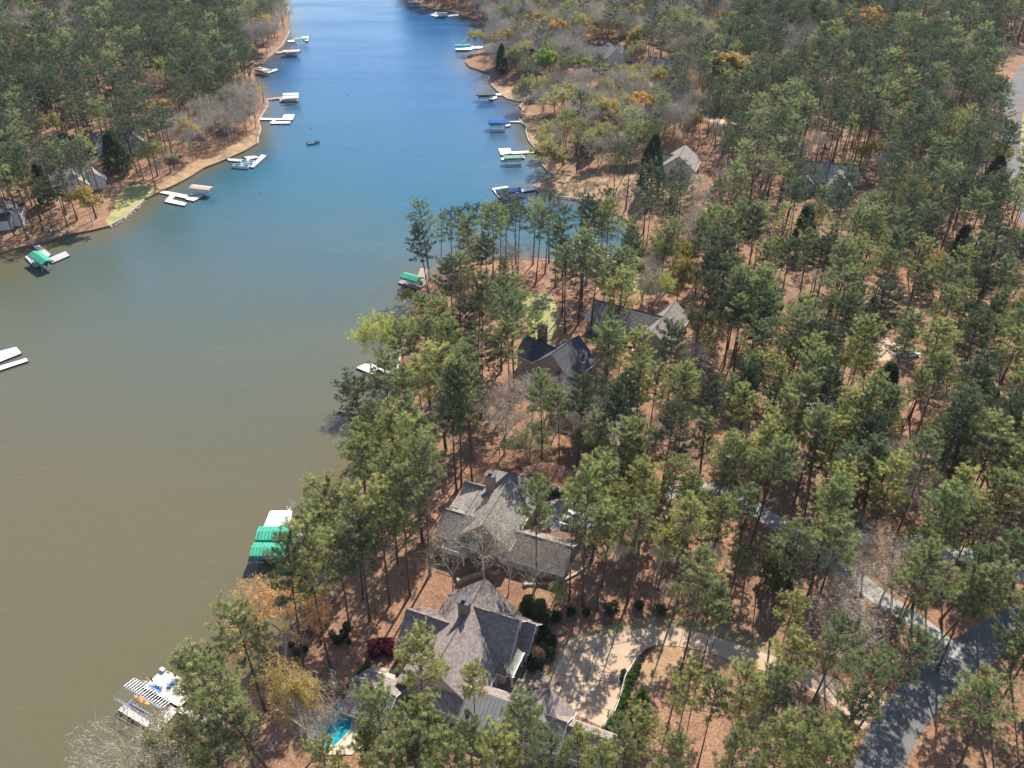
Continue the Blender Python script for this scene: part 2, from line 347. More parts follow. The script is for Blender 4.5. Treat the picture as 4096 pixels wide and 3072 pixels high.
def height(x, y):
    x = np.asarray(x, float); y = np.asarray(y, float); d = shore_dist(x, y)
    h = 0.45 + 5.6 * (1 - np.exp(-d / 50.0)) + sst(d / 25) * (0.7 * np.sin(x / 31 + 1.3) * np.cos(y / 37) + 0.35 * np.sin(x / 13 + y / 17))
    h = h + 7.0 * sst((y - 220) / 300.0) * sst((d - 20) / 120.0)
    for a0, a1, b0, b1, z in PADS:
        a = x * AX.x + y * AX.y; b = x * BX.x + y * BX.y
        e = np.hypot(np.maximum(np.maximum(a0 - a, a - a1), 0), np.maximum(np.maximum(b0 - b, b - b1), 0))
        w = (1 - sst(e / 16.0)) * sst((d - 0.5) / 7.0); h = h * (1 - w) + z * w
    return h
def hz(x, y): return float(height(np.array([x]), np.array([y]))[0])
def G(u, v):
    """photo point to the spot on the terrain"""
    z = 4.0
    for _ in range(6):
        p = W(u, v, z); z = z * 0.3 + 0.7 * hz(p.x, p.y)
    return Vector((p.x, p.y, hz(p.x, p.y)))
def GP(pts): return [G(*p).xy for p in pts]
def ribbon(pts, width):
    """polygon of even width round a centre line"""
    c = [G(*p).xy for p in pts] if not isinstance(pts[0], Vector) else pts
    for _ in range(2):
        q = [c[0]]
        for i in range(len(c) - 1): q += [c[i] * 0.75 + c[i + 1] * 0.25, c[i] * 0.25 + c[i + 1] * 0.75]
        c = q + [c[-1]]
    L, R = [], []
    for i in range(len(c)):
        d = (c[min(i + 1, len(c) - 1)] - c[max(0, i - 1)]).normalized(); n = Vector((-d.y, d.x)) * width / 2
        L.append(c[i] + n); R.append(c[i] - n)
    return L + R[::-1]

Z = []   # (name, polygon, material, raise, label, category)  later ones win
court = GP([(2110,2783),(2150,2770),(2190,2755),(2236,2636),(2246,2599),(2278,2565),(2362,2547),(2400,2544),(2479,2529),(2605,2510),(2715,2515),(2821,2536),(2926,2568),(2989,2589),(3100,2628),(3230,2672),(3350,2720),(3450,2772),(3541,2806),(3500,2870),(3447,2925),(3380,2860),(3300,2795),(3225,2752),(3178,2726),(3010,2670),(2926,2642),(2821,2605),(2715,2586),(2621,2581),(2580,2598),(2543,2641),(2510,2685),(2488,2725),(2480,2778),(2465,2825),(2446,2867),(2412,2910),(2304,2860),(2200,2820)])
Z.append(('verge_grass', GP([(2230,2600),(2262,2556),(2330,2530),(2395,2512),(2479,2492),(2605,2468),(2700,2468),(2821,2492),(2926,2522),(3010,2552),(3100,2590),(3100,2640),(2800,2560),(2500,2560),(2300,2600)]), 'verge', .03))
Z.append(('island_grass', GP([(2115,2720),(2130,2700),(2170,2690),(2215,2660),(2232,2600),(2262,2570),(2260,2600),(2240,2650),(2205,2712),(2160,2722)]), 'verge', .03))
Z.append(('lawn', GP([(2625,2583),(2715,2588),(2821,2608),(2926,2645),(3010,2673),(2990,2705),(2873,2676),(2768,2678),(2694,2699),(2631,2736),(2599,2783),(2560,2830),(2515,2850),(2526,2747),(2552,2710),(2573,2652),(2568,2620)]), 'lawn_tan', .03))
Z.append(('driveway', court, 'concrete', .06))
Z.append(('planting_bed', GP([(2120,2560),(2190,2520),(2235,2560),(2225,2600),(2212,2650),(2165,2688),(2125,2700),(2090,2660),(2085,2600)]), 'mulch', .03))
Z.append(('entry_bed', GP([(2472,2800),(2482,2750),(2492,2712),(2520,2672),(2548,2632),(2585,2594),(2625,2582),(2600,2612),(2562,2660),(2528,2725),(2512,2790),(2480,2860),(2430,2930),(2425,2905)]), 'mulch', .045))
Z.append(('road', ribbon([(3420,3350),(3490,3100),(3600,2880),(3720,2740),(3850,2630),(3980,2545),(4120,2465),(4300,2380)], 6.0), 'asphalt', .045))
Z.append(('lane', ribbon([(3830,2640),(3760,2560),(3640,2470),(3500,2380),(3400,2290),(3260,2195),(3120,2105),(3010,2025),(2900,1965),(2790,1952),(2660,1972),(2540,2010),(2440,2045),(2330,2090),(2230,2075)], 3.8), 'concrete_grey', .05))
Z.append(('parking_pad', GP([(2170,2010),(2260,1990),(2340,2010),(2380,2060),(2330,2110),(2220,2125),(2160,2100)]), 'concrete_grey', .055))
Z.append(('upper_lane', ribbon([(3620,2150),(3725,2195),(3860,2225),(4000,2262),(4140,2310)], 4.0), 'concrete_grey', .04))
Z.append(('far_road', ribbon([(4200,150),(4110,290),(4062,360),(4042,430),(4045,520),(4035,610),(4052,700),(4095,800),(4180,960)], 8.5), 'asphalt', .05))
Z.append(('roadside_grass', GP([(4100,430),(4085,500),(4082,600),(4090,690),(4130,790),(4250,800),(4250,430)]), 'lawn_green', .03))
Z.append(('lakeside_lawn', GP([(440,902),(497,868),(550,822),(577,796),(630,765),(585,735),(500,745),(462,800),(455,840),(420,885)]), 'lawn_green', .03))
Z.append(('left_bank_strip', GP([(640,766),(720,728),(820,668),(905,634),(975,601),(1022,574),(1020,540),(1000,540),(960,570),(880,600),(800,630),(700,700),(630,745)]), 'lawn_tan', .03))
Z.append(('point_lawn', GP([(2140,748),(2170,733),(2220,712),(2300,700),(2420,690),(2560,705),(2700,715),(2760,760),(2660,800),(2500,800),(2400,798),(2306,794),(2247,787),(2194,778)]), 'lawn_tan', .03))
Z.append(('cove_lawn', GP([(2425,1036),(2500,1027),(2560,1030),(2560,1100),(2640,1150),(2560,1180),(2480,1130)]), 'lawn_green', .03))
Z.append(('footpath', ribbon([(2405,1036),(2440,1070),(2500,1105),(2600,1125),(2720,1130)], 1.6), 'concrete', .05))
Z.append(('bank_lawn', GP([(1985,362),(2010,380),(2050,398),(2100,402),(2120,380),(2060,345),(2000,340)]), 'lawn_tan', .03))
Z.append(('bank_path', ribbon([(2008,372),(2060,360),(2140,345),(2190,330)], 1.5), 'concrete', .05))
Z.append(('shore_lawn', GP([(2092,505),(2112,512),(2112,535),(2122,560),(2150,592),(2165,615),(2260,600),(2240,540),(2180,480),(2110,440),(2095,460)]), 'lawn_tan', .03))
Z.append(('far_green', GP([(3900,-12),(4000,6),(4090,10),(4300,10),(4300,-40),(3900,-40)]), 'lawn_green', .03))
Z.append(('sand_court', GP([(2500,1372),(2603,1325),(2680,1379),(2640,1440),(2560,1430),(2510,1400)]), 'concrete', .05))
Z.append(('clearing_sand', GP([(3465,1360),(3560,1350),(3686,1395),(3680,1430),(3626,1445),(3481,1442)]), 'concrete', .04))
Z.append(('clear_lawn', GP([(2060,1180),(2200,1170),(2240,1250),(2200,1400),(2130,1400),(2100,1280)]), 'lawn_green', .03))
Z.append(('street_back', ribbon([(2640,430),(2800,470),(2950,500),(3100,515)], 5.0), 'concrete', .04))
Z.append(('house_court', GP([(2420,1600),(2520,1590),(2560,1680),(2500,1740),(2420,1720)]), 'concrete_grey', .04))
Z.append(('back_court', GP([(2470,330),(2620,300),(2660,330),(2520,365)]), 'concrete', .04))
Z.append(('pine_yard', GP([(3170,1600),(3260,1590),(3290,1650),(3220,1660)]), 'concrete_grey', .04))

def cdt(extra_pts, polys, lines=()):
    vs = []; es = []
    for p in extra_pts: vs.append(Vector((float(p[0]), float(p[1]))))
    for poly in polys:
        o = len(vs); n = len(poly)
        for q in poly: vs.append(Vector((q[0], q[1])))
        es += [(o + i, o + (i + 1) % n) for i in range(n)]
    r = delaunay_2d_cdt(vs, es, [], 0, 1e-4)
    return np.array([[v.x, v.y] for v in r[0]]), r[2]
gx = []
g1 = np.mgrid[-130:150:2.6, 40:170:2.6].reshape(2, -1).T
g2 = np.mgrid[-420:460:8.0, 20:900:8.0].reshape(2, -1).T
g2 = g2[~((g2[:, 0] > -130) & (g2[:, 0] < 150) & (g2[:, 1] > 40) & (g2[:, 1] < 170))]
g3 = np.mgrid[-3000:3001:150.0, -300:6000:150.0].reshape(2, -1).T
g3 = g3[~((g3[:, 0] > -420) & (g3[:, 0] < 460) & (g3[:, 1] > 20) & (g3[:, 1] < 900))]
pts = np.vstack([g1, g2, g3]) + np.random.RandomState(3).uniform(-0.4, 0.4, (len(g1) + len(g2) + len(g3), 2))
keep = ~inside(WNP, pts[:, 0], pts[:, 1]) & (shore_dist(pts[:, 0], pts[:, 1]) > 0.6)
def densify(poly, step):
    out = []
    n = len(poly)
    for i in range(n):
        a, b = Vector(poly[i]), Vector(poly[(i + 1) % n]); k = max(1, min(40, int((b - a).length / step)))
        out += [a.lerp(b, j / k) for j in range(k)]
    return out
# control joints of the court: thin strips that split the concrete in slabs
JO = []
def joint(p, q, w=0.09):
    a, b = G(*p).xy, G(*q).xy; d = (b - a).normalized(); n = Vector((-d.y, d.x)) * w / 2
    JO.append([a + n, b + n, b - n, a - n])
joint((2180,2690),(2510,2740)); joint((2236,2625),(2560,2560)); joint((2420,2500),(2290,2880)); joint((2340,2520),(2210,2840)); joint((2200,2790),(2480,2850))
joint((2500,2500),(2590,2630)); joint((2630,2480),(2635,2610)); joint((2740,2490),(2710,2620)); joint((2870,2520),(2830,2650)); joint((2990,2560),(2950,2690)); joint((3110,2600),(3060,2730)); joint((3230,2640),(3160,2760)); joint((3350,2690),(3260,2810)); joint((3450,2740),(3340,2850))
TV, TF = cdt(pts[keep], [densify(WATER, 4.0)] + [densify(z[1], 3.0) for z in Z] + JO)
cen = np.array([TV[list(f)].mean(0) for f in TF])
wet = inside(WNP, cen[:, 0], cen[:, 1])
TZ = height(TV[:, 0], TV[:, 1])
land = [tuple(f) for f, w in zip(TF, wet) if not w]
me = bpy.data.meshes.new('ground'); me.from_pydata([(float(a[0]), float(a[1]), float(z)) for a, z in zip(TV, TZ)], [], land); me.materials.append(M['ground'])
bm = bmesh.new(); bm.from_mesh(me); bmesh.ops.delete(bm, geom=[v for v in bm.verts if not v.link_faces], context='VERTS'); bmesh.ops.recalc_face_normals(bm, faces=bm.faces)
bm.faces.ensure_lookup_table()
if sum(f.normal.z for f in bm.faces) < 0: bmesh.ops.reverse_faces(bm, faces=bm.faces)
for f in bm.faces: f.smooth = True
bm.to_mesh(me); bm.free()
ground = tag(link('ground', me), kind='structure')
who = np.full(len(TF), -1)
for k, z in enumerate(Z): who[inside([(p[0], p[1]) for p in z[1]], cen[:, 0], cen[:, 1])] = k
injoint = np.zeros(len(TF), bool)
for j in JO: injoint |= inside([(p[0], p[1]) for p in j], cen[:, 0], cen[:, 1])
def sheet(name, idx, mat, dz, parent=None, thick=0.0):
    used = {}; vs = []; fs = []
    for i in idx:
        f = TF[i]; q = []
        for v in f:
            if v not in used: used[v] = len(vs); vs.append((float(TV[v][0]), float(TV[v][1]), float(TZ[v]) + dz))
            q.append(used[v])
        a = vs[q[0]]; b = vs[q[1]]; c = vs[q[2]]
        if (b[0] - a[0]) * (c[1] - a[1]) - (b[1] - a[1]) * (c[0] - a[0]) < 0: q = q[::-1]
        fs.append(tuple(q))
    if thick:
        ec = {}
        for f in fs:
            for i in range(len(f)):
                e = (f[i], f[(i + 1) % len(f)]); ec[e] = 1
        n = len(vs); vs += [(x, y, z - thick) for x, y, z in vs]
        fs += [(b, a, a + n, b + n) for (a, b) in ec if (b, a) not in ec]
    m_ = bpy.data.meshes.new(name); m_.from_pydata(vs, [], fs); m_.materials.append(M[mat])
    return link(name, m_, parent)
for k, z in enumerate(Z):
    idx = [i for i in np.nonzero(who == k)[0] if not wet[i]]
    if not idx: continue
    if z[0] == 'driveway':
        drv = empty('driveway', kind='structure')
        o = sheet('joint_bed', idx, 'joint', 0.03, drv)
        rest = {i for i in idx if not injoint[i]}; byv = {}
        for i in rest:
            f = TF[i]
            for j in range(len(f)):
                byv.setdefault(tuple(sorted((f[j], f[(j + 1) % len(f)]))), []).append(i)
        seen = set()
        for i in sorted(rest):
            if i in seen: continue
            st = [i]; seen.add(i); comp = []
            while st:
                c = st.pop(); comp.append(c); f = TF[c]
                for j in range(len(f)):
                    for q in byv[tuple(sorted((f[j], f[(j + 1) % len(f)])))]:
                        if q not in seen: seen.add(q); st.append(q)
            if len(comp) > 2: sheet('concrete_slab', comp, 'concrete', 0.06, drv, 0.05)
    else:
        nm = {'road': 'road', 'lane': 'lane', 'upper_lane': 'lane', 'far_road': 'road', 'street_back': 'road', 'footpath': 'path', 'bank_path': 'path',
              'parking_pad': 'driveway', 'sand_court': 'driveway', 'house_court': 'driveway', 'back_court': 'driveway', 'pine_yard': 'driveway'}.get(z[0])
        if nm is None: nm = 'planting_bed' if 'bed' in z[0] else ('clearing' if 'clearing' in z[0] else 'lawn')
        tag(sheet(nm, idx, z[2], z[3]), kind='structure')

# water: one sheet with how shallow and how far down the lake it is
wp = np.vstack([np.mgrid[-120:80:5.0, 40:330:5.0].reshape(2, -1).T, np.mgrid[-260:160:10.0, 330:900:10.0].reshape(2, -1).T, np.mgrid[-600:-120:20.0, -60:330:20.0].reshape(2, -1).T])
wp = wp[inside(WNP, wp[:, 0], wp[:, 1])]
V2, F2 = cdt(wp, [densify(WATER, 6.0)])
c2 = np.array([V2[list(f)].mean(0) for f in F2]); ok = inside(WNP, c2[:, 0], c2[:, 1])
# the sheet runs a little way under the bank so no gap can open
me = bpy.data.meshes.new('lake_water'); me.from_pydata([(float(a[0]), float(a[1]), 0.0) for a in V2], [], [tuple(f) for f, o in zip(F2, ok) if o])
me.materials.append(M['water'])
ds = shore_dist(V2[:, 0], V2[:, 1])
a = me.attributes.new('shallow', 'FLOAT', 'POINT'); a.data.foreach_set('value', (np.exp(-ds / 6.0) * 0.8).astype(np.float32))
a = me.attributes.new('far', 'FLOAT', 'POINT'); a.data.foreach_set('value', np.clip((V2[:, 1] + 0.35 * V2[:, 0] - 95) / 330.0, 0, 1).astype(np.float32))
bm = bmesh.new(); bm.from_mesh(me); bmesh.ops.recalc_face_normals(bm, faces=bm.faces)
if sum(f.normal.z for f in bm.faces) < 0: bmesh.ops.reverse_faces(bm, faces=bm.faces)
bm.to_mesh(me); bm.free()
water = tag(link('lake_water', me), kind='structure')

# ------------------------------------------------------------------ foliage meshes (numpy, many small blades)
def blades(rs, c, n, L, wd, up=0.35, mb=None, mi=0, tint=None):
    """n little pointed blades round each centre in c -> arrays of verts/faces"""
    c = np.asarray(c); m = len(c)
    d = rs.normal(size=(m, n, 3)); d[..., 2] = np.abs(d[..., 2]) * 0.8 + up; d /= np.linalg.norm(d, axis=2, keepdims=True)
    q = rs.normal(size=(m, n, 3)); w = np.cross(d, q); w /= np.linalg.norm(w, axis=2, keepdims=True) + 1e-9
    ln = L * rs.uniform(0.65, 1.25, (m, n, 1)); st = c[:, None, :] + d * 0.04
    off = rs.normal(size=(m, n, 3)) * L * 0.22
    a = st + off; t = a + d * ln
    v = np.stack([a - w * wd / 2, a + w * wd / 2, t + w * wd * 0.15], 2).reshape(-1, 3)
    return v
def finish_tree(name, wood, leafv, leaft, woodmat, leafmat):
    wm = wood.mesh(name + '_trunk', woodmat, True)
    lm = None
    if leafv is not None and len(leafv):
        k = len(leafv) // 3
        lm = bpy.data.meshes.new(name + '_crown'); lm.vertices.add(k * 3); lm.vertices.foreach_set('co', leafv.astype(np.float32).ravel())
        lm.loops.add(k * 3); lm.loops.foreach_set('vertex_index', np.arange(k * 3, dtype=np.int32))
        lm.polygons.add(k); lm.polygons.foreach_set('loop_start', np.arange(0, k * 3, 3, dtype=np.int32))
        lm.update(calc_edges=True)
        a = lm.attributes.new('tint', 'FLOAT', 'FACE'); a.data.foreach_set('value', leaft.astype(np.float32))
        lm.materials.append(M[leafmat])
    return wm, lm
def pine(seed, h=23.0, cr=3.9, cb=0.52, mat='pine', nb=40, blade_n=20, lod=0, sparse=0.0):
    rs = np.random.RandomState(seed); r = random.Random(seed); wood = MB()
    lean = Vector((r.uniform(-.03, .03) * h, r.uniform(-.03, .03) * h, 0))
    def trunk(t):  # t 0..1
        w = math.sin(t * 3.1) * 0.25
        return Vector((lean.x * t * t + w * math.sin(seed), lean.y * t * t + w * math.cos(seed), h * t))
    n = 7; r0 = 0.0105 * h + 0.03
    wood.tube([trunk(i / n) for i in range(n + 1)], [r0 * 1.35] + [r0 * (1 - 0.86 * i / n) for i in range(1, n + 1)], 6 if lod == 0 else 4, 0, False)
    cent = []; tt = []
    ga = r.uniform(0, 6)
    for k in range(nb):
        f = (k + r.uniform(0, .8)) / nb; t = cb + (0.985 - cb) * f
        ga += 2.4 + r.uniform(-.5, .5)
        prof = (0.70 + 1.05 * f - 1.38 * f * f) * 1.12
        L = cr * prof * r.uniform(0.62, 1.22)
        if r.random() < sparse: L *= 0.5
        el = math.radians(-4 + 58 * f ** 1.3 + r.uniform(-10, 10))
        b0 = trunk(t); d = Vector((math.cos(ga) * math.cos(el), math.sin(ga) * math.cos(el), math.sin(el)))
        p = [b0]; 
        for i in (1, 2, 3):
            g = i / 3; p.append(b0 + d * L * g + Vector((r.uniform(-.1, .1), r.uniform(-.1, .1), 0.12 * L * g * g)) )
        wood.tube(p, [0.085 * (1 - f * .5), .06, .04, .02], 4 if lod == 0 else 3, 0, False)
        nc = int(3 + L * 2.3) if lod == 0 else int(2 + L * 1.5)
        for j in range(nc):
            g = 0.38 + 0.62 * (j + r.random()) / nc
            q = b0 + d * L * g + Vector((0, 0, 0.12 * L * g * g))
            sd = Vector((-d.y, d.x, 0)); sd = sd.normalized() if sd.length > 0.01 else Vector((1, 0, 0))
            s_ = (1.12 - g * 0.55) * L * 0.42 * r.uniform(-1, 1)
            e = q + sd * s_ + d * abs(s_) * 0.35 + Vector((0, 0, 0.15 + r.uniform(-.1, .35)))
            if lod == 0 and abs(s_) > 0.35: wood.tube([q, e], [.03, .015], 3, 0, False)
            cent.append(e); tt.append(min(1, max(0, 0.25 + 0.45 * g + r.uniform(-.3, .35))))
            if lod == 0 and r.random() < 0.5:
                cent.append(q.lerp(e, 0.5) + Vector((0, 0, 0.1))); tt.append(r.uniform(0.1, 0.6))
    for k in range(5 if lod == 0 else 0):   # dead stubs below the crown
        t = r.uniform(cb * 0.55, cb); a = r.uniform(0, 6.28); L = r.uniform(.5, 1.6); b0 = trunk(t)
        wood.tube([b0, b0 + Vector((math.cos(a) * L, math.sin(a) * L, r.uniform(-.3, .2)))], [.04, .012], 3, 0, False)
    for k in range(4): cent.append(trunk(0.985) + Vector((r.uniform(-.3, .3), r.uniform(-.3, .3), r.uniform(-.2, .3)))); tt.append(0.9)
    bn, L, w = (blade_n, 0.44, 0.085) if lod == 0 else (11, 0.62, 0.16)
    v = blades(rs, np.array([tuple(c) for c in cent]), bn, L, w)
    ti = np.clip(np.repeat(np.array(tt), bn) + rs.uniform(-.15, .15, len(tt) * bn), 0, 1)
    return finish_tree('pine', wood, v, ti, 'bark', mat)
def decid(seed, h=17.0, spread=1.0, wood_mat='bark_grey', leaf=None, leaf_n=0, levels=4, leaf_L=0.22, fork=0.3, leaf_up=0.1, lod=0, twigs=0):
    rs = np.random.RandomState(seed); r = random.Random(seed); wood = MB(); tips = []
    def grow(p, d, L, rad, lev):
        q = p; pts = [p]; dd = d.copy()
        for i in range(2 if lev < levels else 1):
            dd = (dd + Vector((r.uniform(-1, 1), r.uniform(-1, 1), r.uniform(-.5, .8))) * 0.16).normalized()
            q = q + dd * L / (2 if lev < levels else 1); pts.append(q)
        n = len(pts)
        wood.tube(pts, [rad * (1 - 0.4 * i / (n - 1)) for i in range(n)], 5 if lev < 2 else 3, 0, False)
        if lev >= 2: tips.append(pts[-1]); 
        if lev >= 3: tips.append(pts[0].lerp(pts[-1], 0.5))
        if lev >= levels: return
        k = r.choice((3, 4)) if lev < 3 else (4 if lod == 0 else 3)
        a0 = r.uniform(0, 6.28)
        for j in range(k):
            a = a0 + j * 2 * PI / k + r.uniform(-.4, .4); an = math.radians(r.uniform(18, 48)) * spread
            u = dd.cross(Vector((0.2, 0.1, 1)));
            if u.length < .05: u = Vector((1, 0, 0))
            u.normalize(); w = dd.cross(u)
            nd = (dd * math.cos(an) + (u * math.cos(a) + w * math.sin(a)) * math.sin(an)); nd.z += 0.12; nd.normalize()
            src = pts[-1] if j < 2 else pts[0].lerp(pts[-1], r.uniform(.45, .9))
            grow(src, nd, L * r.uniform(.58, .82), rad * r.uniform(.45, .62), lev + 1)
    r0 = 0.011 * h + 0.03
    top = Vector((r.uniform(-.5, .5), r.uniform(-.5, .5), h * fork))
    wood.tube([(0, 0, -.3), top * 0.5 + Vector((r.uniform(-.2, .2), 0, 0)), top], [r0 * 1.2, r0, r0 * .85], 6, 0, False)
    k = 4
    for j in range(k):
        a = j * 2 * PI / k + r.uniform(-.4, .4); an = math.radians(r.uniform(8, 38)) * spread
        grow(top * r.uniform(.8, 1) if j else top, Vector((math.cos(a) * math.sin(an), math.sin(a) * math.sin(an), math.cos(an))), h * 0.27 * (1.1 if j == 0 else 1), r0 * .62, 1)
    v = t = None
    c = np.array([tuple(p) for p in tips])
    if twigs:
        tw = blades(rs, c[rs.randint(0, len(c), twigs)] + rs.normal(size=(twigs, 3)) * .25, 3, 1.15, 0.05, .45)
        b_ = len(wood.v); wood.v += [tuple(p) for p in tw.tolist()]; k_ = len(tw) // 3
        wood.f += [(b_ + 3 * i, b_ + 3 * i + 1, b_ + 3 * i + 2) for i in range(k_)]; wood.m += [0] * k_; wood.t += [.5] * k_; wood.uv += [None] * k_
    if leaf:
        idx = rs.randint(0, len(c), leaf_n); cc = c[idx] + rs.normal(size=(leaf_n, 3)) * 0.28
        v = blades(rs, cc, 3, leaf_L, leaf_L * 0.75, leaf_up); t = np.repeat(rs.uniform(0, 1, leaf_n), 3)
    return finish_tree('tree', wood, v, t, wood_mat, leaf)
def cone_tree(seed, h=9.0, rad=2.0, mat='cedar', n=900, blunt=0.7, L=0.4, low=0.04):
    rs = np.random.RandomState(seed); wood = MB(); wood.tube([(0, 0, -.2), (0, 0, h * .9)], [.02 * h, .02], 5, 0, False)
    z = rs.uniform(low, 1, n) ** 1.0; a = rs.uniform(0, 2 * PI, n); lob = 1 + 0.18 * np.sin(a * 3 + seed + z * 9) + 0.12 * np.sin(a * 7 + z * 17)
    R = rad * ((1 - z) ** blunt) * (0.75 + 0.5 * np.minimum(z * 5, 1) * 0.6) * lob * rs.uniform(0.65, 1.05, n) ** 0.6
    c = np.stack([R * np.cos(a), R * np.sin(a), z * h], 1)
    v = blades(rs, c, 9, L, L * 0.42, 0.3); t = np.repeat(rs.uniform(0, 1, n), 9)
    return finish_tree('conifer', wood, v, t, 'bark', mat)
def bush(seed, rad=0.8, mat='box', n=120, L=0.2, squash=0.9):
    rs = np.random.RandomState(seed); wood = MB()
    for k in range(5):
        a = k * 1.3; wood.tube([(0, 0, -.1), (math.cos(a) * rad * .5, math.sin(a) * rad * .5, rad * squash)], [.03, .01], 3, 0, False)
    d = rs.normal(size=(n, 3)); d /= np.linalg.norm(d, axis=1, keepdims=True); d[:, 2] = d[:, 2] * squash
    c = d * rad * rs.uniform(.55, 1.0, (n, 1)) * (1 + .15 * np.sin(d[:, :1] * 7 + seed)); c[:, 2] += rad * squash
    c = c[c[:, 2] > 0.02]
    v = blades(rs, c, 8, L, L * .5, 0.2); t = np.repeat(rs.uniform(0, 1, len(c)), 8)
    return finish_tree('bush', wood, v, t, 'bark', mat)

PV = {}
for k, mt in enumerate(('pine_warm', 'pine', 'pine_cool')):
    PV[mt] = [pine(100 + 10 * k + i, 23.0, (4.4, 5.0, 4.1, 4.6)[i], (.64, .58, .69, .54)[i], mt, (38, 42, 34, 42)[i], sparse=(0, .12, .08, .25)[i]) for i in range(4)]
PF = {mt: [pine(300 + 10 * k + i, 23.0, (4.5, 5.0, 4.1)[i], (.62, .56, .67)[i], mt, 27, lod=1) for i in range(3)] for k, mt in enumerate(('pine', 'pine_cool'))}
DV = {
    'bare': [decid(500 + i, 18, 1.1, 'bark_grey', levels=4, twigs=1300) for i in range(3)],
    'pale': [decid(520 + i, 15, 1.3, 'bark_pale', 'gold', 420, levels=5, leaf_L=.16, lod=1, twigs=500) for i in range(3)],
    'budding': [decid(540 + i, 17, 1.05, 'bark_grey', 'pale_green', 4200, levels=4, leaf_L=.3, twigs=300) for i in range(2)],
    'gold': [decid(560 + i, 16, 1.15, 'bark_grey', 'gold', 4200, levels=4, leaf_L=(.22, .34)[i], twigs=400) for i in range(2)],
    'orange': [decid(580, 17, 1.2, 'bark_pale', 'peach', 5200, levels=4, leaf_L=.2, twigs=500), decid(581, 17, 1.2, 'bark_grey', 'orange', 7500, levels=4, leaf_L=.42, twigs=100)],
    'lime': [decid(600 + i, 15, 1.0, 'bark_grey', 'lime', (3000, 7000)[i], levels=4, leaf_L=(.22, .36)[i], twigs=300) for i in range(2)],
    'rust': [decid(620 + i, 13, 1.1, 'bark_grey', 'rust', 2600, levels=4, twigs=600) for i in range(1)],
    'magenta': [decid(630, 7, 1.2, 'bark_grey', 'magenta', 2600, levels=4)],
    'blossom_glint': [decid(640, 8, 1.3, 'bark_grey', 'blossom_glint', 1500, levels=4, twigs=200)],
    'cedar': [cone_tree(650 + i, 15, 3.8, 'cedar', 1700, .5, .45, .06) for i in range(2)],
    'young': [cone_tree(660, 9, 2.0, 'box', 900, .6, .3)],
}
BASEH = {'bare': 17, 'pale': 15, 'budding': 17, 'gold': 16, 'orange': 17, 'lime': 15, 'rust': 13, 'magenta': 7, 'blossom_glint': 8, 'cedar': 15, 'young': 9}
def meshh(m): return max(v.co.z for v in m.vertices)
HT = {}
for kk, vv in DV.items():
    for w_, l_ in vv:
        zs = np.empty(len(w_.vertices) * 3, np.float32); w_.vertices.foreach_get('co', zs); HT[w_.name] = float(zs[2::3].max())

NAMES = {'pine': 'pine_tree', 'cedar': 'evergreen_tree', 'young': 'evergreen_tree'}
TREES_AT = []
def place_tree(kind, x, y, h, rz=None, wide=1.0, label=None, cat='tree', group=None, lean=(0, 0), var=None, mat=None, z=None, name=None):
    z = hz(x, y) if z is None else z
    if kind == 'pine':
        vs_ = PV[mat or 'pine']; w_, l_ = vs_[rnd.randrange(4) if var is None else var]; H0 = 23.0
    else:
        vs_ = DV[kind]; w_, l_ = vs_[(rnd.randrange(len(vs_)) if var is None else var) % len(vs_)]; H0 = HT[w_.name]
    e = empty(name or NAMES.get(kind, 'deciduous_tree'), (x, y, z - 0.15), 0, label, cat, group)
    s_ = h / H0; e.rotation_euler = (lean[1], lean[0], rnd.uniform(0, 6.28) if rz is None else rz); e.rotation_mode = 'XYZ'
    e.scale = (s_ * wide, s_ * wide, s_)
    link('trunk', w_, e)
    if l_: link('crown', l_, e)
    TREES_AT.append((x, y)); return e
def top_to_height(x, y, z0, vtop):
    """height of something at x, y whose tip shows at photo row vtop"""
    lo, hi = 0.5, 45.0
    for _ in range(30):
        m = (lo + hi) / 2
        if PXV(x, y, z0 + m)[1] > vtop: lo = m
        else: hi = m
    return lo

HAND = []
def T(kind, bu, bv, vtop, cw, label, mat=None, var=None, lu=None, name=None):
    """tree whose foot shows at (bu, bv), tip at row vtop, crown about cw px wide; lu: column of the tip when it leans"""
    g = G(bu, bv); h = top_to_height(g.x, g.y, g.z, vtop)
    px = FPX / depth_of(g.x, g.y, g.z + h * .75)
    if kind in ('orange', 'lime', 'gold'): var = 0 if g.y < 200 else 1
    base = {'pine': (11.4, 23), 'orange': (11, 17), 'pale': (12, 15), 'gold': (11, 16), 'budding': (10.5, 17), 'bare': (10.5, 17), 'lime': (8.5, 15), 'cedar': (6.6, 15), 'young': (4, 9), 'rust': (8, 13), 'magenta': (6, 7), 'blossom_glint': (7, 8)}[kind]
    wide = (cw / px) / (base[0] * h / base[1]); wide = min(1.9, max(0.6, wide))
    # a straight pole at the foot would show its tip in column tu
    tu = PXV(g.x, g.y, g.z + h)[0]
    off = 0.0 if lu is None else (lu - tu) / (FPX / depth_of(g.x, g.y, g.z + h))
    e = place_tree(kind, g.x, g.y, h, None, wide, label, 'tree', None, (math.atan2(off, h), 0), var, mat, g.z, name)
    HAND.append((g.x, g.y, 2.6))
    if kind not in ('pine', 'pale', 'young') and g.y > 150:
        for q in (4, 8, 12, 16, 20): HAND.append((g.x * (1 - q / g.y), g.y - q, 0)); HAND.append((g.x * (1 - q / g.y) + (3 if q % 8 else -3), g.y - q, 0))
    return e
WM = 'pine_warm'
T('pine',1322,2672,2160,190,'tall pine leaning over the bank, left of the brown roofed house by the lake',WM,1,1275)
T('pine',1222,2715,2190,170,'dark leaning pine at the water edge beside the orange budding tree','pine',0,1140)
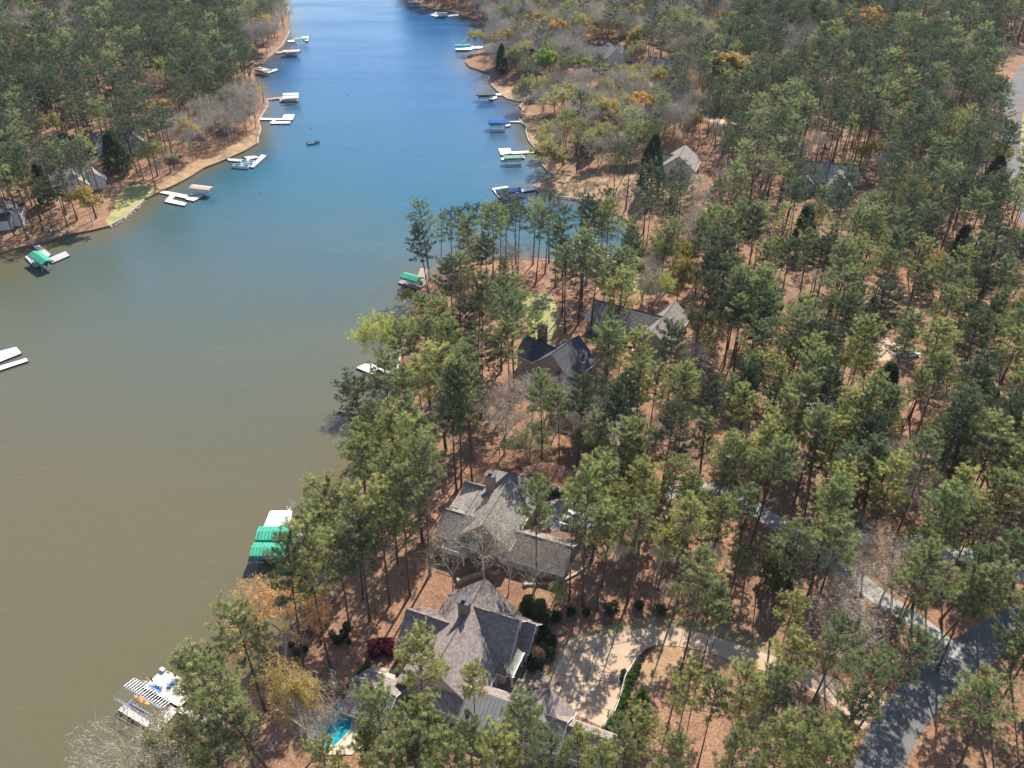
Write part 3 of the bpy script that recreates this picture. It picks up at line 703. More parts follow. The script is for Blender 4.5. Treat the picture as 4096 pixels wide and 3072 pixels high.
T('pine',1075,3080,2540,330,'broad pine in front of the floating dock with blue chairs',WM,1,1090)
T('pine',880,3025,2650,200,'pine leaning over the gangway of the cream dock',WM,0,815)
T('pine',905,2962,2745,170,'bright green young pine on the bank by the cream dock',WM,2,890)
T('pine',1050,3160,2790,230,'low pine on the bank between the cream dock and the pool','pine',3)
T('pine',960,3260,2900,260,'dark pine crown at the bottom edge left of the pool','pine',1)
T('gold',1271,3020,2630,210,'slim tree with olive yellow spring leaves left of the pool',None,0,1282)
T('bare',1300,3068,2760,180,'bare grey tree standing beside the curved end of the pool',None,0)
T('orange',1145,2642,2300,330,'orange budding tree leaning out over the lake',None,0,960)
T('pale',720,3230,2850,330,'pale bare tree with orange buds at the bottom left shore',None,0,560)
T('pale',660,3300,2870,330,'sprawling pale bare tree at the bottom left corner over the water',None,1,380)
T('budding',760,3180,2890,260,'tree with pale green buds between two pale bare trees at the bottom left',None,0,640)
T('bare',775,3070,2840,150,'small bare grey tree at the waterline below the cream dock',None,1,755)
T('pine',1700,3000,2575,260,'broad pine covering the left part of the large brown shingle roof',WM,1,1680)
T('pine',1905,2990,2675,140,'narrow open pine in front of the entrance of the brown roofed house',WM,2)
T('pine',1560,3230,2790,300,'pine crown in front of the pool house',WM,0)
T('pine',1510,3260,2900,230,'pine crown hiding the near end of the pool',WM,3)
T('pine',1740,3260,2860,300,'dense pine at the bottom edge below the large brown roof',WM,1)
T('pine',1900,3300,2900,250,'pine at the bottom edge left of the pale metal roof','pine',0)
T('pine',2090,3230,2835,270,'pine in front of the pale metal roof panel of the garage wing',WM,0)
T('pine',2290,3330,2940,210,'short pine with yellow tips below the garage wing',WM,2)
T('pine',2440,3270,2915,220,'pine at the bottom edge by the corner of the garage wing','pine',3)
T('pine',2525,3180,2870,230,'open pine beside the lower end of the curved white rail',WM,3)
T('young',2552,2905,2775,95,'small young evergreen on the slope below the clipped shrub row')
T('pine',2723,2684,2265,270,'large isolated pine standing on the tan lawn inside the driveway bend',WM,1,2765)
T('pine',2794,2712,2375,150,'slimmer pine beside the large one on the tan lawn',WM,2,2838)
T('pine',2915,2450,2240,140,'small crowned pine just behind the pair on the tan lawn',WM,0,2880)
T('pine',3105,2680,2395,180,'round crowned pine above the driveway right of the lawn pair',WM,0)
T('pine',3095,2900,2545,220,'pine hiding the right end of the tan driveway','pine_warm',3)
T('pine',3255,2800,2430,240,'broad pale green pine right of the tan driveway end','pine',1,3290)
T('pine',3055,3010,2660,220,'pine in the bark mulch island below the driveway','pine',0,3090)
T('pine',2900,3090,2722,230,'yellow tipped pine in the mulch island below the driveway',WM,1,2950)
T('pine',2694,3020,2680,190,'leaning pine on the mulch slope below the tan lawn',WM,3,2730)
T('pine',2786,3085,2742,110,'narrow dense pine among the pines below the tan lawn','pine',2)
T('pine',3120,3260,2865,250,'pine at the bottom edge between the lawn slope and the road','pine',3)
T('pine',3379,2985,2565,260,'dark full pine at the corner where the driveway meets the road','pine',1,3360)
T('pine',3350,3060,2640,240,'dense dark pine beside the wide grey road','pine',1)
T('pine',3300,3120,2760,220,'lower dark pine just left of the wide grey road','pine',3)
T('pine',3960,2880,2500,260,'pine behind the wide one over the road junction','pine',0)
T('pine',4090,2890,2540,240,'pine at the right edge over the road junction',WM,3)
T('pine',3760,2480,2120,230,'pine over the grey lane left of the flag','pine',1,3790)
T('pine',3900,2440,2060,230,'pine right of the little flag','pine',0,3940)
T('pine',4040,2400,2030,220,'slanting pine between the road and upper lane','pine',3,4090)
T('pine',4060,3330,2900,260,'lowest pine in the bottom right corner','pine',1)
T('pine',3560,2560,2190,200,'upright pine between lane and road','pine',2)
T('pine',3250,3230,2930,230,'bright green low pine at the bottom edge left of the road',WM,0)
T('pine',3505,2660,2180,260,'strongly leaning pine in the triangle between lane and road','pine',1,3640)
T('pine',3668,2665,2230,240,'dark pine with full crown over the grey lane','pine',0,3690)
T('pine',3900,2900,2470,330,'wide pine spreading over the road junction',WM,1,3950)
T('pine',3830,3090,2650,330,'wide low pine over the road below the junction',WM,3,3880)
T('pine',3990,3140,2790,240,'pine on the orange pine straw slope at the bottom right corner','pine',3,4030)
T('pine',4110,3080,2620,230,'pine crown cut by the right edge near the bottom',WM,0)
for q in ((1575,1780,1440,210,'pine','pine nearest the water below the white dock above the middle house'),(1650,1900,1500,230,'pine_warm','pine two trees inland below the white dock above the middle house'),(1530,2010,1630,210,'pine','pine at the waterline left of the middle house chimney'),(1490,2180,1770,220,'pine_warm','waterline pine midway between the white dock and the double canopies'),(1625,1640,1310,190,'pine','pine right behind the pale seawall by the white dock'),(1590,2060,1660,210,'pine_warm','yellow green pine just inland of the waterline pine'),(1720,1620,1290,200,'pine','pine inland of the pale seawall'),(1735,2680,2330,0,'','')):
    if q[3]: T('pine', q[0], q[1], q[2], q[3], q[5], q[4])
T('pine',3745,2690,2300,220,'dark pine at the corner of the lane and the wide road','pine',0)
for k, (u, v, vt, cw) in enumerate(((1360,3350,2985,230),(1600,3420,3000,250),(1690,3350,2950,260),(1835,3400,2960,260),(2000,3390,2950,260),(2190,3400,2965,250),(2370,3420,3000,230),(2640,3370,2960,220),(2850,3370,2940,230),(3010,3330,2905,220),(3160,3400,2960,230))):
    T('pine', u, v, vt, cw, 'pine cut by the bottom edge, ' + ('below the curved pool','left of the large brown roof','under the brown roof\'s lower left corner','below the broad roof pine','left below the pale metal roof','right below the pale metal roof','below the dark end of the garage wing','below the small young evergreen','below the pair of mulch slope pines','below the yellow tipped pine','left of the lowest bright green pine')[k], (WM, WM, 'pine')[k % 3], k % 4)
T('pine',2149,2342,1930,200,'pine with long bare trunk in front of the middle house',WM,0,2142)
T('pine',2330,2425,1880,240,'tall pine right of the middle house with a flattened crown',WM,1,2341)
T('pine',2278,2400,1995,150,'slim dark pine beside the end wall of the middle house','pine',2)
T('pine',2387,2440,2055,110,'slim pine with a small crown on the straw slope',WM,2,2430)
T('pine',1826,1962,1500,190,'pine with bare trunk left of the middle house chimney','pine',1,1790)
T('pine',1846,1944,1460,190,'straight pine behind the middle house chimney','pine',0,1815)
T('pine',1890,1944,1470,190,'straight trunked pine just right of the middle house chimney','pine',3,1890)
T('pale',1812,2364,2030,220,'pale barked bare tree left of the middle house deck',None,0,1800)
T('pale',1939,2318,2020,260,'pale bare tree with yellow buds in front of the middle house gable',None,1,1950)
T('pale',2034,2378,2050,260,'widely branching pale bare tree before the middle house wall',None,2)
T('pale',2140,2392,2130,170,'smaller pale bare tree in front of the middle house wing',None,0)
T('bare',2225,2380,2120,140,'grey bare tree hiding part of the middle house wing',None,1)
T('budding',2120,1830,1690,200,'grey green budding tree behind the middle house')
T('rust',2190,1960,1850,150,'rust red bush-like tree behind the right roof of the middle house')
for q in ((1720,2300,1790,250,'pine','full pine left of the middle house overhanging the bank'),(1640,2380,1880,240,'pine_warm','pine on the bank right of the double green boat canopies'),(1560,2420,1960,230,'pine_warm','pine whose crown hides the walkway of the white dock'),(1480,2480,2070,240,'pine','pine leaning over the green canopy dock'),(1400,2520,2130,210,'pine_warm','yellow green pine just below the green canopies'),(1690,2170,1700,230,'pine_warm','pine on the shore above the white floating platform'),(1590,2250,1830,200,'pine','narrow dark pine by the lake above the white floating platform')):
    T('pine', q[0], q[1], q[2], q[3], q[5], q[4])
# distinct trees further off
T('lime',1545,1530,1240,150,'bright lime tree hanging over the lake below the small green canopy dock',None,0,1500)
T('gold',1640,1240,1150,90,'small golden tree beside the small green canopy dock')
T('lime',1560,1800,1660,120,'bright lime green tree on the lake bank above the middle house')
T('rust',1640,1850,1640,200,'purplish bare shrubby tree on the bank above the middle house')
T('lime',2640,1250,1080,110,'vivid lime tree near the cove footpath')
T('lime',675,560,215,85,'single vivid lime tree among dark pines on the left bank') if False else None
T('gold',2200,720,545,170,'yellow budding tree at the shore of the sandy point')
T('budding',1905,210,110,75,'pale green weeping tree at the tip beside the far green canopy')
T('orange',2935,400,200,180,'large round bright orange tree in the far right woods',None,0)
T('gold',3765,640,460,130,'yellow budding tree near the far right road')
T('orange',3590,330,190,90,'small bright orange tree high in the right woods',None,1)
T('orange',3460,200,30,140,'dull orange tree near the top right')
T('lime',3325,230,95,90,'lime yellow tree near the top of the right woods')
T('lime',3195,110,28,70,'small lime tree at the top of the right woods')
T('gold',2950,190,60,95,'yellow tree near the top above the orange one')
T('gold',2430,560,380,170,'gold and lime tree in the bare woods by the lake',None,1)
T('budding',2250,480,330,150,'tall pale yellow tree near the blue canopy shore')
T('lime',2180,360,185,70,'light lime tree behind the red clay bank')
T('lime',2310,330,215,80,'second lime tree behind the bare woods, further from the lake')
T('orange',2230,190,75,60,'small orange tree far up the right bank')
T('orange',2120,150,45,80,'brownish orange tree far up the right bank')
T('gold',2620,400,250,90,'pale gold tree near the far house')
T('magenta',3040,905,830,60,'magenta blossoming tree under the pines right of the cove')
T('blossom_glint',2480,2260,2140,110,'magnolia with leaf glints painted white, on the straw slope right of the middle house')  # three magnolias: glints on glossy leaves painted as white leaf colour
T('blossom_glint',2640,2290,2170,100,'magnolia with leaf glints painted white, between the slope pines above the driveway')
T('blossom_glint',2860,2270,2170,90,'magnolia with leaf glints painted white, below the arch of the grey lane')
T('blossom_glint',3180,1060,990,60,'white blossoming tree in the pine woods')
T('blossom_glint',2790,770,680,70,'white blossoming tree by the point house')
T('orange',640,480,400,110,'orange tree on the left bank beside dark pines')
T('lime',665,345,215,76,'vivid lime tree among dark pines of the left bank')
T('gold',110,210,95,70,'pale yellow tree in the upper left woods')
T('cedar',3950,790,640,80,'dark cedar beside the far right road')
T('cedar',2600,770,560,90,'ivy clad dark evergreen by the point house')
T('cedar',2560,1830,1600,120,'dark evergreen beside the back lane') if False else None
T('cedar',480,690,540,90,'dark green evergreen beside the left bank house')
T('cedar',275,620,540,75,'dark evergreen left of the left bank house')
T('magenta',1040,232,210,40,'magenta azalea clump on the far left shore')
T('magenta',3180,1345,1290,50,'purple blossoming tree deep in the right pines')
T('magenta',2830,1560,1510,50,'purple blossoming shrub under the right pines')

# ------------------------------------------------------------------ the woods
CLEAR = [[(2560,2700),(3000,2690),(4300,2700),(4300,3700),(300,3700),(300,3060),(1560,2990)],  # photo polygons kept free of trees (x,y from the photo), houses, docks, lawns
    [(1560,2300),(2040,2300),(2200,2420),(2700,2440),(3000,2500),(3060,2700),(2760,2760),(2560,2960),(2100,3040),(1560,3000),(1330,2900),(1300,2700),(1500,2600)],
    [(1690,2400),(1700,2150),(1720,1900),(2000,1850),(2280,1930),(2380,2080),(2360,2330),(2150,2400),(2040,2350)],
    [(1150,2620),(1300,2560),(1480,2560),(1480,3060),(1150,3072)],
    [(420,910),(600,790),(640,770),(600,720),(440,760),(400,850)],
    [(2130,745),(2220,700),(2700,705),(2720,790),(2500,830),(2200,790)],
    [(1960,300),(2120,300),(2130,410),(1990,400)], [(2085,430),(2140,600),(2190,600),(2150,440)],
    [(2400,1025),(2560,1025),(2640,1160),(2480,1150)], [(1900,190),(1870,230),(1870,280),(1950,295),(2000,250),(1960,190)],
    [(2480,1320),(2730,1300),(2720,1580),(2500,1580)], [(3450,1345),(3700,1385),(3690,1560),(3460,1555)],
    [(2130,1330),(2400,1380),(2370,1740),(2130,1700)], [(2060,1160),(2240,1160),(2240,1400),(2060,1400)],
    [(2600,600),(2860,600),(2840,890),(2620,880)], [(3150,690),(3500,700),(3480,960),(3170,930)],
    [(2310,200),(2540,200),(2530,380),(2330,360)], [(2640,1260),(2740,1200),(2860,1300),(2750,1380)], [(3330,1650),(3490,1680),(3490,1900),(3350,1860)], [(3950,180),(4500,180),(4500,1000),(4110,1000),(3995,760),(3960,560)], [(1540,1100),(1660,1100),(1660,1330),(1560,1330)], [(3960,280),(4060,280),(4060,470),(3980,470)],
    [(180,690),(480,640),(480,760),(200,790)], [(3420,2850),(3700,2860),(3620,3072),(3380,3072)], [(2560,290),(2720,290),(2720,420),(2560,420)]]
CW = [np.array([tuple(G(*p).xy) for p in poly]) for poly in CLEAR]
ZONE = [  # photo polygons (foot of tree), kind shares
    ([(1650,-60),(2080,-60),(2450,60),(2600,330),(2560,520),(2560,640),(2560,690),(2210,690),(2100,520),(1980,290),(1900,90)], {'bare': .55, 'budding': .19, 'gold': .09, 'pine': .12, 'rust': .01, 'orange': .02, 'cedar': .02}),
    ([(2450,60),(3000,60),(2960,330),(2800,520),(2560,640),(2560,500)], {'bare': .46, 'pine': .38, 'budding': .09, 'gold': .03, 'orange': .04}),
    ([(2080,-80),(2900,-80),(3000,60),(2450,60)], {'bare': .62, 'pine': .26, 'budding': .06, 'orange': .04, 'lime': .02}),
    ([(3060,240),(3220,200),(3280,280),(3120,330)], {'bare': .9, 'pine': .1}),
    ([(700,600),(1030,420),(1100,600),(900,680),(700,740)], {'bare': .7, 'gold': .15, 'budding': .1, 'pine': .05}),
    ([(60,130),(350,110),(350,230),(60,240)], {'bare': .65, 'budding': .12, 'pine': .23}),
    ([(2700,900),(2850,850),(2900,1080),(2720,1100)], {'bare': .6, 'pine': .4}),
    ([(1480,1650),(1700,1600),(1720,1860),(1500,1880)], {'bare': .45, 'rust': .15, 'pine': .4}),
    ([(2000,1620),(2420,1620),(2420,1850),(2000,1850)], {'bare': .4, 'pine': .35, 'budding': .25}),
    ([(1560,1320),(1640,1240),(1700,1400),(1600,1520)], {'bare': .5, 'budding': .2, 'pine': .3}),
    ([(820,200),(1180,0),(1180,130),(1030,260),(1020,330)], {'pine': .6, 'bare': .3, 'gold': .1})]
ZW = [(np.array([tuple(G(*p).xy) for p in poly]), d) for poly, d in ZONE]
DENSE = []
r2 = np.random.RandomState(11)
CELL = 3.0; grid = {}
def free(x, y, rad):
    i, j = int(x // CELL), int(y // CELL); k = int(rad // CELL) + 1
    for a in range(i - k, i + k + 1):
        for b in range(j - k, j + k + 1):
            for (px_, py_) in grid.get((a, b), ()):
                if (px_ - x) ** 2 + (py_ - y) ** 2 < rad * rad: return False
    return True
def put(x, y): grid.setdefault((int(x // CELL), int(y // CELL)), []).append((x, y))
for x, y, r_ in HAND: put(x, y)
NC = 60000
cy = 52 + (830 - 52) * r2.uniform(0, 1, NC) ** 0.75
cz = cy * CT + 115 * ST; cx = r2.uniform(-1, 1, NC) * (0.64 * cz + 22)
dist = shore_dist(cx, cy); wet_ = inside(WNP, cx, cy); bad = wet_ | (dist < 1.6)
for c in CW: bad |= inside(c, cx, cy)
for z in Z: bad |= inside([(p[0], p[1]) for p in z[1]], cx, cy)
zid = np.full(NC, -1)
for k, (poly, d) in enumerate(ZW): zid[inside(poly, cx, cy) & (zid < 0)] = k
cz_h = height(cx, cy)
dn = np.sin(cx / 23.0 + 2) * np.cos(cy / 29.0) + 0.6 * np.sin(cx / 11.0 + cy / 13.0)
spots = []
for i in range(NC):
    if bad[i]: continue
    x, y = cx[i], cy[i]
    sp = 5.9 + 1.1 * dn[i] + (0.3 if y < 170 else -0.1)
    if y > 230 and zid[i] < 0: sp *= .86
    dense = 97 < y < 152 and 6 < x < 80
    if dense: sp = 4.5 + .5 * dn[i]
    if zid[i] >= 0: sp *= 0.86
    sp = max(3.8, sp) * (0.85 + 0.3 * rnd.random())
    if not free(x, y, sp): continue
    put(x, y)
    kind = 'pine'
    if zid[i] >= 0:
        u = rnd.random(); acc = 0
        for kk, pr in ZW[zid[i]][1].items():
            acc += pr
            if u < acc: kind = kk; break
    else:
        u = rnd.random()
        if u < .07: kind = 'bare'
        elif u < (.115 if cy[i] > 200 else .085): kind = 'budding'
        elif u < .13: kind = 'cedar'
        elif u < (.16 if cy[i] > 200 else .137): kind = 'gold'
    spots.append((x, y, float(cz_h[i]), kind))
def seen(x, y, z):
    u, v, d = (*PXV(x, y, z), depth_of(x, y, z)); return -100 < u < 4196 and -60 < v < 3700
LAND = [(n_, G(u, v).xy) for n_, u, v in (('the brown gabled house', 1850, 2650), ('the middle house', 2050, 2200), ('the double green canopies', 1250, 2200), ('the white floating dock', 1450, 1950),
    ('the tan driveway', 2700, 2550), ('the lane and road junction', 3780, 2640), ('the grey lane bend', 2800, 1960), ('the grey lane', 3300, 2200), ('the upper lane', 3860, 2230), ('the parking pad', 2270, 2060),
    ('the dark shingled house', 2250, 1500), ('the sandy court', 2600, 1380), ('the low brown house', 2370, 1690), ('the small green canopy', 1700, 1120), ('the right pine woods', 3300, 1700), ('the right edge', 4000, 1800),
    ('the cove lawn', 2500, 1080), ('the sandy clearing', 3580, 1400), ('the sandy point lawn', 2450, 750), ('the blue grey house', 3300, 745), ('the blue canopy', 2110, 500), ('the red straw slope', 2060, 350), ('the left lawn', 550, 800), ('the left bank docks', 900, 600), ('the left edge', 100, 900), ('the far left shore', 1100, 200))]
spots.sort(key=lambda s: depth_of(s[0], s[1], s[2]))
SIDE = lambda x, y: x < (-60 if y < 330 else -0.12 * y - 20) and y > 150
cnt = {}
far = {}
for x, y, z, kind in spots:
    vis = seen(x, y, z + 12)
    c = cnt.get(kind, 0); lim = 235 if kind == 'pine' else 60
    near_shore = False
    if vis and c < lim:
        cnt[kind] = c + 1
        s_ = rnd.uniform(.86, 1.12); hh = {'pine': 22.5, 'cedar': 12, 'bare': 16, 'budding': 16, 'gold': 14, 'orange': 15, 'rust': 10, 'lime': 13}.get(kind, 14) * s_
        if kind == 'pine' and rnd.random() < .12: hh *= 0.62
        side = 'left' if SIDE(x, y) else 'right'
        big = 'tall' if s_ > 1.03 else ('short' if s_ < .92 or hh < 17 and kind == 'pine' else 'medium'); wd = rnd.uniform(.8, 1.08) * (.85 if 97 < y < 152 and 6 < x < 80 and kind == 'pine' else 1); wt = 'wide crowned' if wd > 1.0 else ('narrow' if wd < .86 else 'full')
        lx = rnd.uniform(-.06, .06); ln = 'leaning left' if lx < -.03 else ('leaning right' if lx > .03 else 'upright')
        lm = min(LAND, key=lambda q: (q[1].x - x) ** 2 + (q[1].y - y) ** 2); dx, dy = x - lm[1].x, y - lm[1].y
        rel = ('to the right of' if dx > 0 else 'to the left of') if abs(dx) > abs(dy) else ('beyond' if dy > 0 else 'in front of')
        mt = None
        if kind == 'pine':
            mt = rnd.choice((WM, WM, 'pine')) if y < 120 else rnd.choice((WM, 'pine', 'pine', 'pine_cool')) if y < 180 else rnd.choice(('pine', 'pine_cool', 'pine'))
            nm = {'pine_warm': 'yellow green', 'pine': 'mid green', 'pine_cool': 'bluish green'}[mt] + ' pine'
        else: nm = {'bare': 'bare grey tree', 'budding': 'pale green budding tree', 'gold': 'gold budding tree', 'orange': 'orange tree', 'lime': 'lime tree', 'rust': 'rust tree', 'cedar': 'dark evergreen'}[kind]
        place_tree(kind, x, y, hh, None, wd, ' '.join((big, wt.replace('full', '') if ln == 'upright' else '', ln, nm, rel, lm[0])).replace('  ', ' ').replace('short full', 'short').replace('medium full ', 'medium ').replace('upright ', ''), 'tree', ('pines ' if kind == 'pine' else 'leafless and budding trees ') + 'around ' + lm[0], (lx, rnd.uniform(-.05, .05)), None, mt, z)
    else:
        kk = kind
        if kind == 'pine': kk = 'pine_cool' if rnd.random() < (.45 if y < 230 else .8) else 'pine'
        far.setdefault(kk, []).append((x, y, z))
def stand(name, label, pts, protos, h_of, cat='woods'):
    """a stand of far trees as one object: real instances of joined trunk+crown meshes"""
    pc = bpy.data.collections.new(name + '_kinds')
    for k, (w_, l_) in enumerate(protos):
        bm = bmesh.new(); bm.from_mesh(w_); nf = len(bm.faces)
        j = bpy.data.meshes.new('tree_kind')
        o = None
        va = np.empty(len(w_.vertices) * 3, np.float32); w_.vertices.foreach_get('co', va); va = va.reshape(-1, 3)
        fa = [tuple(p.vertices) for p in w_.polygons]; mi = [0] * len(fa); ti = [0.5] * len(fa)
        if l_:
            vb = np.empty(len(l_.vertices) * 3, np.float32); l_.vertices.foreach_get('co', vb); vb = vb.reshape(-1, 3)
            tb = np.empty(len(l_.polygons), np.float32); l_.attributes['tint'].data.foreach_get('value', tb)
            off = len(va); fa += [tuple(q + off for q in p.vertices) for p in l_.polygons]; mi += [1] * len(tb); ti += tb.tolist(); va = np.vstack([va, vb])
        bm.free()
        j.from_pydata(va.tolist(), [], fa); j.materials.append(w_.materials[0]); j.materials.append(l_.materials[0] if l_ else w_.materials[0])
        j.polygons.foreach_set('material_index', mi); a = j.attributes.new('tint', 'FLOAT', 'FACE'); a.data.foreach_set('value', ti)
        pc.objects.link(bpy.data.objects.new('tree_kind', j))
    me = bpy.data.meshes.new(name); me.from_pydata([(p[0], p[1], p[2] - .15) for p in pts], [], [])
    n = len(pts); rr = np.random.RandomState(len(name) + n)
    a = me.attributes.new('size', 'FLOAT_VECTOR', 'POINT'); s = h_of * rr.uniform(.82, 1.15, n); w = s * rr.uniform(.82, 1.1, n)
    a.data.foreach_set('vector', np.stack([w, w, s], 1).astype(np.float32).ravel())
    a = me.attributes.new('turn', 'FLOAT_VECTOR', 'POINT'); a.data.foreach_set('vector', np.stack([rr.uniform(-.05, .05, n), rr.uniform(-.05, .05, n), rr.uniform(0, 6.28, n)], 1).astype(np.float32).ravel())
    a = me.attributes.new('which', 'INT', 'POINT'); a.data.foreach_set('value', rr.randint(0, len(protos), n).astype(np.int32))
    o = link(name, me); tag(o, label, cat, None, 'stuff')
    ng = bpy.data.node_groups.new(name, 'GeometryNodeTree'); ng.interface.new_socket('Geometry', in_out='INPUT', socket_type='NodeSocketGeometry'); ng.interface.new_socket('Geometry', in_out='OUTPUT', socket_type='NodeSocketGeometry')
    nn = ng.nodes; gi = nn.new('NodeGroupInput'); go = nn.new('NodeGroupOutput'); ip = nn.new('GeometryNodeInstanceOnPoints'); ci = nn.new('GeometryNodeCollectionInfo')
    ci.inputs['Collection'].default_value = pc; ci.inputs['Separate Children'].default_value = True; ip.inputs['Pick Instance'].default_value = True
    def at(nm, ty):
        x = nn.new('GeometryNodeInputNamedAttribute'); x.data_type = ty; x.inputs[0].default_value = nm; return x.outputs[0]
    l = ng.links.new
    m2p = nn.new('GeometryNodeMeshToPoints'); l(gi.outputs[0], m2p.inputs[0]); l(m2p.outputs[0], ip.inputs['Points']); l(ci.outputs[0], ip.inputs['Instance'])
    l(at('which', 'INT'), ip.inputs['Instance Index']); l(at('size', 'FLOAT_VECTOR'), ip.inputs['Scale'])
    er = nn.new('FunctionNodeEulerToRotation'); l(at('turn', 'FLOAT_VECTOR'), er.inputs[0]); l(er.outputs[0], ip.inputs['Rotation'])
    l(ip.outputs[0], go.inputs[0])
    md = o.modifiers.new('stand', 'NODES'); md.node_group = ng
    return o
FN = {'pine': ('distant_pines', 'mass of mid green pines far back on both banks'), 'pine_cool': ('dark_pines', 'mass of dark bluish green pines filling the far woods'),
      'bare': ('bare_woods', 'mauve grey mass of bare trees in the far woods'), 'budding': ('budding_woods', 'pale green budding trees scattered through the far woods'),
      'gold': ('gold_woods', 'gold budding trees scattered through the far woods'), 'orange': ('orange_woods', 'orange trees scattered far off'),
      'lime': ('lime_woods', 'lime trees scattered far off'), 'rust': ('rust_woods', 'rust trees scattered far off'), 'cedar': ('evergreen_woods', 'dark broad evergreens scattered through the far woods')}
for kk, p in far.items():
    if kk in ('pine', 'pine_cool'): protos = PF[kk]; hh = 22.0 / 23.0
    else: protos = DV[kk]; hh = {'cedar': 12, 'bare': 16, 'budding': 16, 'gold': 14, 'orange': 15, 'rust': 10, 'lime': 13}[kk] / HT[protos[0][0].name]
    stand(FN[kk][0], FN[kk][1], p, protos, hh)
# undergrowth: saplings and twiggy shrubs nobody could count
up_ = []
for i in range(0, NC, 3):
    if (i % 9 == 0 or cy[i] < 170) and not bad[i] and seen(cx[i], cy[i], 3) and cy[i] < 420: up_.append((cx[i], cy[i], float(cz_h[i])))
stand('undergrowth', 'bare saplings and twiggy brush on the woodland floor', up_, [decid(700 + i, 5, 1.2, 'bark_grey', 'rust' if i == 1 else None, 60, levels=3, fork=.12) for i in range(3)], 0.8, 'undergrowth')
lg = MB()
for k in range(700):
    i = rnd.randrange(NC)
    if bad[i] or cy[i] > 190: continue
    x, y, z = cx[i], cy[i], float(cz_h[i]); a = rnd.uniform(0, PI); L = rnd.uniform(.6, 3.2); c_, s2 = math.cos(a) * L / 2, math.sin(a) * L / 2
    lg.tube([(x - c_, y - s2, hz(x - c_, y - s2) + .06), (x, y, z + .12), (x + c_, y + s2, hz(x + c_, y + s2) + .06)], [.05, .06, .02], 4, rnd.randrange(2))
tag(lg.obj('fallen_branches', ['bark', 'bark_pale']), 'fallen sticks and limbs scattered over the pine straw', 'fallen branches', None, 'stuff')
print('TREES', cnt, {k: len(v) for k, v in far.items()}, 'brush', len(up_), 'hand', len(HAND))

# ------------------------------------------------------------------ shore walls and rocks
def resample(pts, step):
    out = [pts[0]]
    for i in range(len(pts) - 1):
        a, b = pts[i], pts[i + 1]; k = max(1, int((b - a).length / step)); out += [a.lerp(b, (j + 1) / k) for j in range(k)]
    return out
def shore_wall(pts, mat, label, top=0.62, w=0.45):
    p = [W(*q) for q in pts]; base = p[0]; mb = MB(); n = len(p)
    L = []; R = []
    for i in range(n):
        d = (p[min(i + 1, n - 1)] - p[max(0, i - 1)]).normalized(); nn = Vector((-d.y, d.x)) * w / 2; L.append(p[i] + nn - base); R.append(p[i] - nn - base)
    vs = []
    for i in range(n):
        for q, z in ((L[i], -0.6), (L[i], top), (R[i], top), (R[i], -0.6)): vs.append((q.x, q.y, z))
    fs = []
    for i in range(n - 1):
        for k in range(3): fs.append((i * 4 + k, i * 4 + k + 1, (i + 1) * 4 + k + 1, (i + 1) * 4 + k))
    fs += [(0, 1, 2, 3), tuple((n - 1) * 4 + k for k in (3, 2, 1, 0))]
    mb.add(vs, fs); o = mb.obj('seawall', mat); o.location = (base.x, base.y, 0)
    bm = bmesh.new(); bm.from_mesh(o.data); bmesh.ops.recalc_face_normals(bm, faces=bm.faces); bm.to_mesh(o.data); bm.free()
    return tag(o, label, 'seawall', 'seawalls along the lake')
def seg(S, a, b): return S[a:b + 1]
iL = lambda p: SHORE_L.index(p); iR = lambda p: SHORE_R.index(p)
shore_wall(seg(SHORE_L, 1, iL((438,908))), 'timber', 'dark timber bank edge below the pines at the left side')
shore_wall(seg(SHORE_L, iL((438,908)), iL((577,802))), 'stone', 'pale stone edge of the lakeside green lawn')
shore_wall(seg(SHORE_L, iL((577,802)), iL((1031,577))), 'timber', 'long dark edge of the left bank between the two dock gangways')
shore_wall(seg(SHORE_L, iL((1031,577)), iL((1068,401))), 'stone', 'pale edge of the rounded left headland')
shore_wall(seg(SHORE_L, iL((1068,401)), iL((1018,265))), 'timber', 'bank edge hidden under trees up the left shore')
shore_wall(seg(SHORE_L, iL((1018,265)), iL((1157,126))), 'stone', 'far pale seawall on the left shore by the azaleas')
shore_wall(seg(SHORE_L, iL((1157,126)), len(SHORE_L) - 1), 'timber', 'furthest bank edge on the left shore')
shore_wall(seg(SHORE_R, 0, iR((1892,219))), 'timber', 'dark bank edge at the far top of the right shore')
shore_wall(seg(SHORE_R, iR((1892,219)), iR((1962,298))), 'timber', 'dark timber wall round the shrubby far tip')
shore_wall(seg(SHORE_R, iR((1962,298)), iR((2104,408))), 'stone', 'stone wall below the red straw slope')
shore_wall(seg(SHORE_R, iR((2104,408)), iR((2220,703))), 'stone', 'pale wall along the tan lawn by the blue canopy')
shore_wall(seg(SHORE_R, iR((2220,703)), iR((2370,803))), 'stone', 'stone edge round the sandy point lawn')
shore_wall(seg(SHORE_R, iR((2370,803)), iR((2495,1022))), 'timber', 'bank edge at the head of the cove')
shore_wall(seg(SHORE_R, iR((2495,1022)), iR((2127,1041))), 'stone', 'pale seawall on the near side of the cove')
shore_wall(seg(SHORE_R, iR((2127,1041)), iR((1640,1290))), 'timber', 'bank edge of the near wooded point')
shore_wall(seg(SHORE_R, iR((1640,1290)), iR((1497,1730))), 'stone', 'pale seawall under the trees above the middle house')
shore_wall(seg(SHORE_R, iR((1497,1730)), iR((1120,2600))), 'timber', 'shaded bank edge below the middle house')
shore_wall(seg(SHORE_R, iR((1120,2600)), len(SHORE_R) - 1), 'timber', 'bank edge at the bottom left below the pool')
